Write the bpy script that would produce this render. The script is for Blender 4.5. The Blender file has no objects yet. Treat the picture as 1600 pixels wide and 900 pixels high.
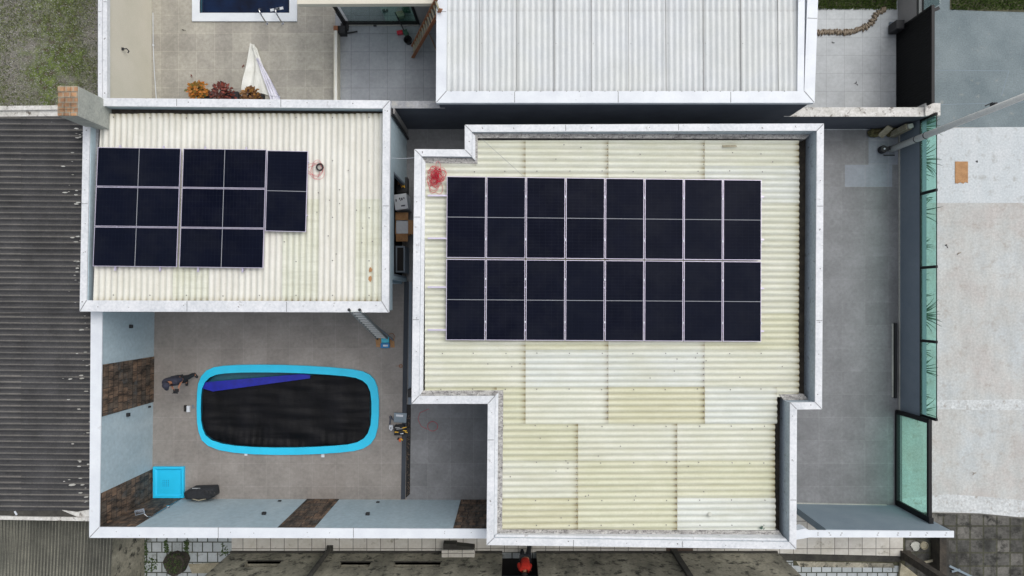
import bpy, bmesh, math, random
from mathutils import Vector, Matrix, noise
from mathutils.geometry import tessellate_polygon
R = math.radians
random.seed(7)
S = bpy.context.scene
COL = S.collection

# ------------------------------------------------------------------ camera, sky, sun, exposure
H = 23.0                       # drone height above the yard
F = 1600*24/36.0
cam_d = bpy.data.cameras.new('camera'); cam = bpy.data.objects.new('camera', cam_d); COL.objects.link(cam)
cam.location = (0, 0, H); cam.rotation_euler = (0, 0, 0)
cam_d.sensor_width = 36; cam_d.lens = 24; cam_d.clip_end = 3000; cam_d.clip_start = 0.2
cam_d.shift_x = -3/1600; cam_d.shift_y = 18/1600
S.camera = cam
SUN_EL, SUN_ROT = 58, 48
w = bpy.data.worlds.new('World'); S.world = w; w.use_nodes = True
nt = w.node_tree; nt.nodes.clear()
sky = nt.nodes.new('ShaderNodeTexSky'); sky.sky_type = 'NISHITA'; sky.sun_disc = False
sky.sun_elevation = R(SUN_EL); sky.sun_rotation = R(SUN_ROT)
sky.air_density = 1.0; sky.dust_density = 4.0; sky.ozone_density = 1.0
hs = nt.nodes.new('ShaderNodeHueSaturation'); hs.inputs['Saturation'].default_value = 0.30
bg = nt.nodes.new('ShaderNodeBackground'); bg.inputs['Strength'].default_value = 0.15
wo = nt.nodes.new('ShaderNodeOutputWorld')
nt.links.new(sky.outputs[0], hs.inputs['Color']); nt.links.new(hs.outputs[0], bg.inputs['Color'])
nt.links.new(bg.outputs[0], wo.inputs['Surface'])
sd = bpy.data.lights.new('sun', 'SUN'); sun = bpy.data.objects.new('sun', sd); COL.objects.link(sun)
sd.energy = 0.65; sd.angle = R(75); sd.color = (1, 0.97, 0.93)
d = Vector((math.sin(R(SUN_ROT))*math.cos(R(SUN_EL)), math.cos(R(SUN_ROT))*math.cos(R(SUN_EL)), math.sin(R(SUN_EL))))
sun.rotation_euler = d.to_track_quat('Z', 'Y').to_euler()
vs = S.view_settings
vs.view_transform = 'Standard'; vs.look = 'None'; vs.gamma = 1; vs.use_curve_mapping = False
vs.exposure = 0.20

# ------------------------------------------------------------------ helpers
def W(px, py, z=0.0):
    """world point of photograph point (px, py) lying at height z"""
    k = (H-z)/F
    return Vector(((px-803)*k, -(py-468)*k, z))
def W2(px, py, z=0.0):
    p = W(px, py, z); return (p.x, p.y)

def lin(c):
    if isinstance(c, (int, float)): c = (c, c, c)
    if max(c) > 1.0:
        c = tuple(((v/255)/12.92 if v/255 <= .04045 else ((v/255+.055)/1.055)**2.4) for v in c)
    return (c[0], c[1], c[2], 1)

class NB:
    def __init__(s, name):
        s.m = bpy.data.materials.new(name); s.m.use_nodes = True
        s.t = s.m.node_tree; s.b = s.t.nodes['Principled BSDF']
        s.geo = s.t.nodes.new('ShaderNodeNewGeometry'); s.pos = s.geo.outputs['Position']
    def n(s, ty, **kw):
        n = s.t.nodes.new(ty)
        for k, v in kw.items(): setattr(n, k, v)
        return n
    def l(s, a, b): s.t.links.new(a, b)
    def noise(s, scale, detail=4, rough=.55, vec=None, stretch=None):
        n = s.n('ShaderNodeTexNoise'); n.inputs['Scale'].default_value = scale
        n.inputs['Detail'].default_value = detail; n.inputs['Roughness'].default_value = rough
        v = vec or s.pos
        if stretch:
            mp = s.n('ShaderNodeMapping'); mp.inputs['Scale'].default_value = stretch
            s.l(v, mp.inputs['Vector']); v = mp.outputs[0]
        s.l(v, n.inputs['Vector']); return n.outputs['Fac']
    def ramp(s, fac, stops):
        r = s.n('ShaderNodeValToRGB'); e = r.color_ramp.elements
        while len(e) < len(stops): e.new(.5)
        for i, (p, c) in enumerate(stops): e[i].position = p; e[i].color = lin(c)
        s.l(fac, r.inputs[0]); return r.outputs[0]
    def mix(s, fac, a, b, mode='MIX'):
        n = s.n('ShaderNodeMix', data_type='RGBA', blend_type=mode)
        def put(v, k):
            if isinstance(v, bpy.types.NodeSocket): s.l(v, n.inputs[k])
            elif k == 0: n.inputs[0].default_value = v
            else: n.inputs[k].default_value = lin(v)
        put(fac, 0); put(a, 6); put(b, 7); return n.outputs[2]
    def math(s, op, a, b=0.0, c=None, clamp=False):
        n = s.n('ShaderNodeMath', operation=op); n.use_clamp = clamp
        for k, v in enumerate((a, b) if c is None else (a, b, c)):
            if isinstance(v, bpy.types.NodeSocket): s.l(v, n.inputs[k])
            else: n.inputs[k].default_value = v
        return n.outputs[0]
    def bump(s, h, st=.3, dist=.02):
        n = s.n('ShaderNodeBump'); n.inputs['Strength'].default_value = st; n.inputs['Distance'].default_value = dist
        s.l(h, n.inputs['Height']); s.l(n.outputs[0], s.b.inputs['Normal'])
    def done(s, col, rough=.7, metal=0.0, spec=None):
        if isinstance(col, bpy.types.NodeSocket): s.l(col, s.b.inputs['Base Color'])
        else: s.b.inputs['Base Color'].default_value = lin(col)
        s.b.inputs['Roughness'].default_value = rough; s.b.inputs['Metallic'].default_value = metal
        if spec is not None: s.b.inputs['Specular IOR Level'].default_value = spec
        return s.m

def rough_mat(name, c1, c2, scale=3.0, rough=.8, fine=40.0, amt=.35, bump=.25, metal=0, spec=None, stretch=None, c3=None, c3t=.66):
    b = NB(name)
    n1 = b.noise(scale, 6, .62, stretch=stretch); n2 = b.noise(fine, 3, .6)
    c = b.ramp(n1, [(.33, c1), (.67, c2)])
    c = b.mix(amt, c, b.ramp(n2, [(.25, (0.35,)*3), (.75, (0.95,)*3)]), 'OVERLAY')
    if c3:
        n3 = b.noise(scale*1.7+1.3, 7, .7)
        c = b.mix(b.ramp(n3, [(c3t-.05, (0, 0, 0)), (c3t+.06, (1, 1, 1))]), c, c3)
    if bump: b.bump(n2, bump, .01)
    return b.done(c, rough, metal, spec)

def plain(name, c, rough=.5, metal=0, spec=None, var=.12, scale=12):
    b = NB(name); n = b.noise(scale, 3)
    cc = lin(c)[:3]
    col = b.ramp(n, [(.3, tuple(v*(1-var) for v in cc)), (.7, tuple(min(1, v*(1+var)) for v in cc))])
    return b.done(col, rough, metal, spec)

def tile_mat(name, ca, cb, mortar, size, ph=(0, 0), rot=0, mw=.012, rough=.55, blotch=.35, offset=0.0, mottled=(0.30, 0.75), dirt=None, dirt_t=.6, rowh=None, spec=.4):
    b = NB(name)
    mp = b.n('ShaderNodeMapping'); mp.inputs['Location'].default_value = (-ph[0], -ph[1], 0)
    mp.inputs['Rotation'].default_value = (0, 0, rot); b.l(b.pos, mp.inputs['Vector'])
    br = b.n('ShaderNodeTexBrick'); br.offset = offset; br.squash = 1.0
    br.inputs['Scale'].default_value = 1.0; br.inputs['Brick Width'].default_value = size
    br.inputs['Row Height'].default_value = rowh or size; br.inputs['Mortar Size'].default_value = mw
    br.inputs['Mortar Smooth'].default_value = .15; br.inputs['Bias'].default_value = 0
    br.inputs['Color1'].default_value = lin(ca); br.inputs['Color2'].default_value = lin(cb); br.inputs['Mortar'].default_value = lin(mortar)
    b.l(mp.outputs[0], br.inputs['Vector'])
    n1 = b.noise(1.1, 6, .65); n2 = b.noise(9, 6, .7); n3 = b.noise(60, 2)
    c = b.mix(blotch, br.outputs['Color'], b.ramp(n1, [(.3, (mottled[0],)*3), (.7, (mottled[1],)*3)]), 'OVERLAY')
    c = b.mix(blotch*.8, c, b.ramp(n2, [(.3, (.3,)*3), (.7, (.72,)*3)]), 'OVERLAY')
    if dirt: c = b.mix(b.ramp(b.noise(1.9, 8, .75), [(dirt_t-.06, (0, 0, 0)), (dirt_t+.08, (1, 1, 1))]), c, dirt)
    b.bump(b.math('SUBTRACT', n3, b.math('MULTIPLY', br.outputs['Fac'], 2.0)), .2, .006)
    return b.done(c, rough, spec=spec)

# ---- materials
M = {}
M['ground'] = rough_mat('ground', (.10, .10, .09), (.17, .165, .15), .5, .95, 8)
M['gravel'] = (lambda: (lambda b: (b.bump(b.noise(70, 4), .7, .02), b.done(
    b.mix(b.ramp(b.math('ADD', b.noise(.55, 7, .72), b.math('MULTIPLY', b.noise(6, 5), .18)), [(.52, (0, 0, 0)), (.68, (1, 1, 1))]),
          b.mix(.75, (124, 121, 113), b.ramp(b.noise(34, 5, .75), [(.35, (.02,)*3), (.65, (.98,)*3)]), 'OVERLAY'),
          b.ramp(b.noise(4, 6), [(.35, (74, 64, 44)), (.5, (82, 98, 44)), (.65, (112, 126, 66))])), .95))[1])(NB('gravel')))()
M['yard_tile'] = tile_mat('yard_tile', (122, 123, 125), (111, 112, 114), (128, 129, 130), .776, (W(272, 508).x, W(272, 508).y), mw=.007, blotch=.45)
M['court_tile'] = tile_mat('court_tile', (139, 134, 129), (132, 127, 122), (149, 144, 139), .776, (W(272, 508).x, W(272, 508).y), mw=.006, blotch=.42)
M['yard_tile_wet'] = tile_mat('yard_tile_clean', (136, 142, 150), (126, 132, 140), (146, 148, 152), .776, (W(272, 508).x, W(272, 508).y), mw=.008, blotch=.3)
M['patio_tile'] = tile_mat('patio_tile', (162, 158, 147), (149, 145, 136), (170, 165, 153), .61, (W(279, 24).x, W(279, 24).y), mw=.008, blotch=.5)
M['grey_tile'] = tile_mat('grey_tile', (152, 156, 161), (146, 150, 155), (128, 131, 136), .61, (W(577, 81).x, W(577, 81).y), mw=.01, blotch=.3)
M['light_tile'] = tile_mat('light_tile', (176, 180, 181), (171, 175, 177), (152, 155, 157), .61, (W(1291, 30).x, W(1291, 30).y), mw=.008, blotch=.3)
M['corridor_tile'] = tile_mat('corridor_tile', (206, 202, 192), (194, 190, 181), (104, 100, 93), .462, (W(424, 856).x, W(424, 856).y), mw=.011, blotch=.35, dirt=(120, 112, 92), dirt_t=.64)
M['white_tile'] = tile_mat('white_tile', (176, 182, 184), (160, 167, 168), (72, 76, 66), .342, (W(237, 847).x, W(237, 847).y), mw=.02, blotch=.3, offset=.5, dirt=(92, 92, 74), dirt_t=.62)
M['paver'] = tile_mat('street_paver', (104, 102, 97), (66, 66, 63), (70, 70, 58), .45, (W(1495, 822).x, W(1495, 822).y), mw=.03, blotch=.9, rough=.95, offset=0, dirt=(44, 44, 41), dirt_t=.54)
def sidewalk():
    b = NB('sidewalk_concrete')
    n = b.noise(.55, 7, .65); st = b.noise(1.0, 7, .7, stretch=(2.2, .5, 1)); f = b.noise(14, 6, .7); v = b.noise(3.0, 6, .7)
    c = b.ramp(n, [(.36, (180, 185, 186)), (.52, (181, 182, 179)), (.66, (178, 174, 170))])
    c = b.mix(.22, c, b.ramp(st, [(.3, (.25,)*3), (.7, (.8,)*3)]), 'OVERLAY')
    c = b.mix(.3, c, b.ramp(f, [(.3, (.2,)*3), (.7, (.8,)*3)]), 'OVERLAY')
    c = b.mix(b.math('MULTIPLY', b.ramp(v, [(.54, (0, 0, 0)), (.72, (1, 1, 1))]), .6), c, (150, 138, 127))
    b.bump(f, .2, .01); return b.done(c, .9)
M['sidewalk'] = sidewalk()
M['sidewalk_cool'] = rough_mat('new_concrete', (178, 184, 187), (190, 195, 197), .9, .9, 16, .3, .15, c3=(168, 170, 168), c3t=.6, stretch=(1.6, .7, 1))
M['sidewalk_light'] = rough_mat('sidewalk_patch', (172, 175, 175), (187, 190, 190), 1.6, .9, 12, .5, c3=(158, 154, 148), c3t=.6)
M['street'] = rough_mat('street', (98, 110, 114), (117, 128, 131), .8, .85, 22, .4, c3=(150, 152, 146), c3t=.66)
M['soil'] = rough_mat('soil', (52, 50, 38), (84, 84, 64), 2.2, .95, 14, .5, .5)
M['dirty_conc'] = rough_mat('dirty_concrete', (104, 102, 90), (160, 155, 138), 1.3, .92, 12, .5, .3, stretch=(1, 1, .4), c3=(58, 57, 50), c3t=.57)
M['dirty_dark'] = rough_mat('dark_concrete', (44, 43, 40), (70, 68, 62), 2, .92, 12, .4, .3)
M['conc'] = rough_mat('concrete', (150, 152, 146), (176, 176, 168), 2, .9, 20, .35, .3)
M['plaster_grey'] = rough_mat('grey_plaster', (138, 143, 138), (160, 163, 156), 2.6, .9, 18, .35, .3)
M['weather_cap'] = rough_mat('weathered_cap', (178, 176, 170), (205, 203, 197), 3, .85, 14, .4, .3, c3=(96, 88, 80), c3t=.60)
M['grey_cap'] = rough_mat('grey_cap', (128, 130, 134), (152, 153, 155), 3, .85, 14, .4, .3, c3=(170, 168, 162), c3t=.6)
M['slate'] = rough_mat('slate_paint', (156, 174, 182), (169, 185, 192), 1.4, .75, 9, .2, .1, stretch=(1, 1, .3))
M['navy_paint'] = rough_mat('navy_paint', (44, 50, 58), (54, 60, 68), 1.2, .7, 30, .15, .1)
M['parapet_grey'] = rough_mat('parapet_render', (150, 162, 172), (164, 175, 183), 2.2, .85, 16, .35, .2, c3=(108, 114, 118), c3t=.62)
M['slate_dark'] = rough_mat('dark_slate_paint', (110, 121, 132), (120, 130, 140), 1.2, .75, 30, .12, .1)
M['slate_mid'] = rough_mat('slate_mid_paint', (116, 130, 140), (126, 139, 148), 1.2, .75, 30, .12, .1)
M['char'] = rough_mat('charcoal_paint', (66, 70, 80), (78, 82, 91), 1.2, .8, 30, .12, .1)
M['beige_wall'] = rough_mat('beige_paint', (200, 195, 178), (209, 203, 187), 1.0, .85, 30, .15, .1)
M['taupe'] = rough_mat('taupe_paint', (136, 135, 134), (146, 144, 142), 1.0, .85, 30, .15, .1)
M['white_metal'] = rough_mat('white_metal_cap', (206, 211, 217), (219, 224, 228), 1.5, .42, 22, .10, .04, c3=(180, 182, 184), c3t=.69)
M['dirty_metal'] = rough_mat('weathered_metal_cap', (194, 198, 202), (216, 218, 221), 1.5, .5, 12, .3, .06, c3=(150, 148, 147), c3t=.67)
M['seal'] = rough_mat('joint_sealant', (120, 122, 124), (150, 152, 154), 20, .8, 50, .3)
M['mark'] = rough_mat('rivet', (92, 90, 88), (120, 116, 112), 20, .8, 50, .3)
M['flash'] = rough_mat('mortar_flashing', (116, 114, 112), (182, 180, 176), 9, .95, 26, .6, .8, c3=(84, 82, 84), c3t=.58, stretch=(.5, 1.4, 1))
M['gutter'] = rough_mat('gutter_grime', (40, 37, 32), (66, 60, 52), 5, .9, 25, .5, .5)
M['black'] = plain('black_powder_coat', (13, 14, 17), .5, spec=.3)
M['black_matte'] = plain('black_plastic', (30, 31, 34), .6)
M['panelblack'] = rough_mat('black_sheet', (9, 10, 12), (14, 15, 17), 2, .6, 30, .15, .05, spec=.2)
M['alu'] = plain('anodised_frame', (196, 190, 210), .35, .35, var=.06)
M['alu_ladder'] = plain('ladder_aluminium', (150, 152, 150), .45, .5, var=.15)
M['rung_alu'] = plain('rung_aluminium', (205, 208, 208), .6, 0, var=.05)
M['wood'] = rough_mat('ladder_wood', (120, 78, 52), (150, 98, 66), 6, .7, 40, .4, .3)
M['shaft_brown'] = plain('rust_brown', (92, 78, 68), .9)
M['interior'] = plain('dark_interior', (26, 25, 25), .8)
M['cyan'] = plain('cyan_fibreglass', (44, 196, 234), .28, var=.05, scale=2)
M['teal_water'] = plain('pool_inside', (44, 96, 112), .2, var=.1)
M['basin_dark'] = plain('pool_basin', (26, 74, 92), .4)
M['cyan_tray'] = plain('tray_acrylic', (42, 196, 240), .3, var=.05, scale=2)
M['cardboard'] = rough_mat('cardboard', (150, 112, 76), (172, 132, 92), 5, .85, 40, .3, .15)
M['white_card'] = plain('white_card', (205, 210, 216), .7, var=.05)
M['blue_cover'] = plain('blue_cover', (20, 30, 150), .45, var=.2, scale=6)
M['blue_plastic'] = plain('blue_plastic', (20, 120, 178), .4)
M['cyan_plastic'] = plain('cyan_plastic', (60, 180, 205), .4)
M['chrome'] = plain('chrome', (190, 192, 196), .15, 1)
M['tarp'] = rough_mat('white_tarp', (206, 206, 196), (228, 228, 222), 2, .75, 20, .15, .2)
M['tarp2'] = rough_mat('white_tarp_fold', (206, 204, 216), (224, 222, 232), 2, .75, 20, .12, .2)
M['red_cable'] = plain('red_cable', (196, 40, 62), .5, var=.2)
M['grey_cable'] = plain('grey_cable', (150, 142, 138), .5)
M['yellow'] = plain('yellow_tool', (214, 168, 50), .5)
M['orange'] = plain('orange_tool', (206, 96, 44), .5)
M['red_plastic'] = plain('red_plastic', (186, 34, 56), .4)
M['green_plastic'] = plain('green_plastic', (48, 82, 68), .4)
M['pot'] = plain('plant_pot', (34, 34, 38), .6)
M['skin'] = plain('skin', (176, 122, 94), .55, var=.06)
M['navy'] = plain('navy_cloth', (46, 48, 62), .9, var=.2, scale=20)
M['dark_cloth'] = plain('dark_cloth', (38, 40, 44), .9, var=.2, scale=20)
M['red_cloth'] = plain('red_cloth', (178, 36, 20), .85, var=.2, scale=20)
M['hair'] = plain('hair', (28, 24, 22), .8, var=.3, scale=60)
M['brick_top'] = tile_mat('hollow_brick', (172, 134, 100), (146, 112, 86), (150, 138, 120), .19, (0, 0), mw=.02, blotch=.8, rough=.95, rowh=.14, offset=.5, dirt=(120, 108, 92), dirt_t=.6)
M['pale_pole'] = rough_mat('pole_concrete', (196, 198, 194), (210, 212, 208), 3, .85, 30, .3, .2)
M['moss'] = rough_mat('mossy_stone', (44, 48, 26), (92, 86, 56), 9, .95, 30, .6, .6)
M['stone_buff'] = rough_mat('buff_stone', (130, 124, 104), (160, 154, 134), 4, .9, 20, .4, .3)

def glass_mat(name, tint, fac, op):
    b = NB(name); t = b.t
    tr = b.n('ShaderNodeBsdfTransparent'); tr.inputs[0].default_value = lin(tint)
    gl = b.n('ShaderNodeBsdfGlossy'); gl.inputs['Roughness'].default_value = .04; gl.inputs[0].default_value = (.9, 1, .96, 1)
    df = b.n('ShaderNodeBsdfDiffuse'); df.inputs[0].default_value = lin(op)
    m1 = b.n('ShaderNodeMixShader'); m1.inputs[0].default_value = fac
    b.l(tr.outputs[0], m1.inputs[1]); b.l(df.outputs[0], m1.inputs[2])
    m2 = b.n('ShaderNodeMixShader'); m2.inputs[0].default_value = .05
    b.l(m1.outputs[0], m2.inputs[1]); b.l(gl.outputs[0], m2.inputs[2])
    b.l(m2.outputs[0], t.nodes['Material Output'].inputs['Surface']); return b.m
M['glass'] = glass_mat('green_glass', (.71, .93, .87), .05, (.25, .5, .42))
M['glass_clear'] = glass_mat('pale_glass', (.70, .76, .76), .08, (.2, .25, .25))
M['glass_green2'] = glass_mat('door_glass', (.74, .88, .84), .06, (.2, .36, .3))

def stone_clad():
    b = NB('stone_cladding')
    # patchwork of split stone: position folded so that both wall directions get a grid
    sx = b.n('ShaderNodeSeparateXYZ'); b.l(b.pos, sx.inputs[0])
    u = b.math('ADD', sx.outputs[0], sx.outputs[1])
    cb = b.n('ShaderNodeCombineXYZ'); b.l(u, cb.inputs[0]); b.l(sx.outputs[2], cb.inputs[1])
    br = b.n('ShaderNodeTexBrick'); br.offset = .4; br.squash = .7; br.squash_frequency = 3
    br.inputs['Scale'].default_value = 1; br.inputs['Brick Width'].default_value = .34; br.inputs['Row Height'].default_value = .26
    br.inputs['Mortar Size'].default_value = .012; br.inputs['Color1'].default_value = lin((112, 90, 72))
    br.inputs['Color2'].default_value = lin((76, 69, 61)); br.inputs['Mortar'].default_value = lin((44, 36, 32))
    b.l(cb.outputs[0], br.inputs['Vector'])
    n = b.noise(6, 7, .72, stretch=(1, 1, .35)); n2 = b.noise(2.1, 5, .7)
    c = b.mix(.9, br.outputs['Color'], b.ramp(n, [(.38, (.06,)*3), (.64, (.82,)*3)]), 'OVERLAY')
    c = b.mix(b.ramp(n2, [(.56, (0, 0, 0)), (.66, (.5, .5, .5))]), c, (88, 92, 92))
    b.bump(n, .7, .03); return b.done(c, .8)
M['stone'] = stone_clad()

def corr_mat(name, c1, c2, valley, stain, st_amt=1.0, vdirt=.55, streak=(.45, 4.0, 1), algae=.35):
    b = NB(name); uv = b.n('ShaderNodeUVMap'); uv.uv_map = 'UVMap'
    s = b.n('ShaderNodeSeparateXYZ'); b.l(uv.outputs[0], s.inputs[0])
    n = b.noise(1.3, 6, .65); n2 = b.noise(18, 5, .65); n3 = b.noise(5, 6, .7)
    c = b.ramp(n, [(.35, c1), (.65, c2)])
    c = b.mix(.16, c, b.ramp(n2, [(.3, (.3,)*3), (.7, (.75,)*3)]), 'OVERLAY')
    ns = b.noise(1.6, 7, .7, stretch=streak)
    c = b.mix(b.math('MULTIPLY', b.ramp(ns, [(.46, (0, 0, 0)), (.68, (1, 1, 1))]), algae), c, valley)
    # grime lying in the valleys of the sheet (v = 0.5 is the valley)
    vd = b.math('ABSOLUTE', b.math('SUBTRACT', s.outputs[1], .5)); vd = b.math('SUBTRACT', 1.0, b.math('MULTIPLY', vd, 4.4), clamp=True)
    vf = b.math('MULTIPLY', b.math('MULTIPLY', vd, vdirt), b.math('ADD', b.math('MULTIPLY', n3, 1.1), .35), clamp=True)
    c = b.mix(vf, c, valley)
    # rust-brown drip at the lap joint (u = metres from the low end)
    sf = b.math('SUBTRACT', 1.0, b.math('MULTIPLY', s.outputs[0], 4.2), clamp=True)
    sf = b.math('MULTIPLY', b.math('MULTIPLY', sf, sf), b.math('MULTIPLY', b.math('ADD', n3, b.math('MULTIPLY', vd, .8)), st_amt*1.2), clamp=True)
    c = b.mix(sf, c, stain)
    # lichen that spreads over several sheets
    nl = b.noise(.5, 6, .65); nf = b.noise(11, 6, .75)
    c = b.mix(b.math('MULTIPLY', b.ramp(nl, [(.42, (0, 0, 0)), (.62, (1, 1, 1))]), .2 if algae > .3 else .1), c, (184, 182, 148))
    c = b.mix(b.math('MULTIPLY', b.ramp(nf, [(.62, (0, 0, 0)), (.75, (1, 1, 1))]), .35), c, (132, 130, 108))
    b.bump(n2, .12, .01); return b.done(c, .82)
ST = (118, 104, 66)
M['sheet_cream'] = corr_mat('sheet_cream', (206, 208, 193), (213, 214, 201), (166, 165, 144), ST, .75)
M['sheet_yellow'] = corr_mat('sheet_yellow', (202, 203, 179), (208, 208, 187), (158, 155, 124), ST, .85)
M['sheet_old'] = corr_mat('sheet_old', (201, 200, 175), (206, 205, 182), (152, 146, 112), ST, .95)
M['sheet_white'] = corr_mat('sheet_white', (206, 210, 203), (213, 216, 209), (166, 167, 150), ST, .4)
M['sheet_grey'] = corr_mat('sheet_grey', (201, 205, 206), (210, 213, 213), (174, 178, 182), (150, 150, 150), .35, .45, (4, .45, 1), .25)
M['sheet_ivory'] = corr_mat('sheet_ivory', (209, 208, 199), (219, 218, 210), (184, 180, 166), (150, 138, 100), .6, .4, (4, .45, 1), .3)
def dark_corr(name, top, top2, val):
    b = NB(name); uv = b.n('ShaderNodeUVMap'); uv.uv_map = 'UVMap'
    s = b.n('ShaderNodeSeparateXYZ'); b.l(uv.outputs[0], s.inputs[0])
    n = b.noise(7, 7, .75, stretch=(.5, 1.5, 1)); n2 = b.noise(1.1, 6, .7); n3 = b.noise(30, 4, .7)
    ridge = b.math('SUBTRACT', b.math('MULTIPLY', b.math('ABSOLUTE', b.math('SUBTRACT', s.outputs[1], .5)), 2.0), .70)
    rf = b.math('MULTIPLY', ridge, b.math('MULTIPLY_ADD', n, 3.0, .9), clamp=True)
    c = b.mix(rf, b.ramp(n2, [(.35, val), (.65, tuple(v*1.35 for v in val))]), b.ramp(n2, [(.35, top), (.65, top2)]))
    c = b.mix(.6, c, b.ramp(n3, [(.3, (.25,)*3), (.7, (.75,)*3)]), 'OVERLAY')
    spk = b.noise(11, 4, .8)
    c = b.mix(b.ramp(spk, [(.70, (0, 0, 0)), (.75, (1, 1, 1))]), c, (160, 160, 156))
    b.bump(n3, .5, .02); return b.done(c, .95)
M['sheet_black'] = dark_corr('sheet_black', (110, 107, 102), (128, 124, 117), (54, 54, 55))
M['sheet_grime'] = dark_corr('sheet_grime', (118, 118, 108), (136, 134, 120), (62, 62, 56))

def pv_mat():
    b = NB('solar_cells'); uv = b.n('ShaderNodeUVMap'); uv.uv_map = 'UVMap'
    s = b.n('ShaderNodeSeparateXYZ'); b.l(uv.outputs[0], s.inputs[0])
    def grid(sock, n, wdt):
        f = b.math('FRACT', b.math('MULTIPLY', sock, n)); f = b.math('ABSOLUTE', b.math('SUBTRACT', f, .5))
        return b.math('GREATER_THAN', f, .5-wdt)
    g1 = grid(s.outputs[0], 24, .018); g2 = grid(s.outputs[1], 6, .010)
    cell = b.math('MAXIMUM', g1, g2)
    bus = grid(s.outputs[1], 54, .10)
    n = b.noise(1.4, 3)
    c = b.ramp(n, [(.3, (.0018, .0028, .009)), (.7, (.0034, .0046, .013))])
    c = b.mix(b.math('MULTIPLY', bus, .16), c, (.02, .024, .04))
    c = b.mix(b.math('MULTIPLY', cell, .5), c, (.035, .04, .055))
    oi = b.n('ShaderNodeObjectInfo'); c = b.mix(b.math('MULTIPLY', oi.outputs['Random'], .5), c, (.007, .0095, .019))
    dn = b.noise(.9, 6, .7); c = b.mix(b.math('MULTIPLY', b.ramp(dn, [(.45, (0, 0, 0)), (.75, (1, 1, 1))]), .35), c, (.022, .024, .03))
    mid = b.math('LESS_THAN', b.math('ABSOLUTE', b.math('SUBTRACT', s.outputs[0], .5)), .0034)
    c = b.mix(mid, c, (.30, .31, .34))
    return b.done(c, .3, 0, .03)
M['pv'] = pv_mat()

def water_mat():
    b = NB('pool_water'); n = b.noise(1.6, 3); b.bump(b.noise(5, 4), .15, .05)
    c = b.ramp(n, [(.35, (4, 14, 36)), (.65, (8, 30, 62))]); return b.done(c, .08, spec=.25)
M['water'] = water_mat()
def cover_mat():
    b = NB('pool_cover_black'); n = b.noise(1.2, 3, .5, stretch=(1.6, .6, 1)); n2 = b.noise(1.8, 3, .5, stretch=(.35, 1.6, 1))
    b.bump(b.math('ADD', n, n2), .5, .08)
    c = b.ramp(n, [(.3, (9, 9, 11)), (.7, (20, 20, 24))]); return b.done(c, .5, spec=.18)
M['cover'] = cover_mat()
def leaf(name, a, b_): 
    b = NB(name); o = b.n('ShaderNodeNewGeometry')
    r = b.ramp(o.outputs['Random Per Island'], [(0.0, a), (1.0, b_)]); return b.done(r, .6)
M['leaf_green'] = leaf('grass_blades', (58, 82, 30), (112, 134, 62))
M['leaf_weed'] = leaf('weed_blades', (66, 76, 38), (124, 134, 78))
M['leaf_spike'] = leaf('spiky_leaves', (22, 46, 34), (58, 92, 62))
M['leaf_orange'] = leaf('croton_orange', (198, 112, 26), (62, 84, 24))
M['leaf_red'] = leaf('croton_red', (52, 20, 18), (128, 52, 34))
M['leaf_mixed'] = leaf('croton_mixed', (60, 22, 16), (150, 104, 34))
M['pebble'] = leaf('pebbles', (78, 78, 74), (186, 186, 180))
M['shard'] = leaf('edge_stones', (74, 64, 54), (150, 134, 112))
M['ivy'] = leaf('ivy', (34, 52, 22), (74, 96, 44))
M['speck'] = leaf('debris', (196, 196, 190), (150, 148, 140))

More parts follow.
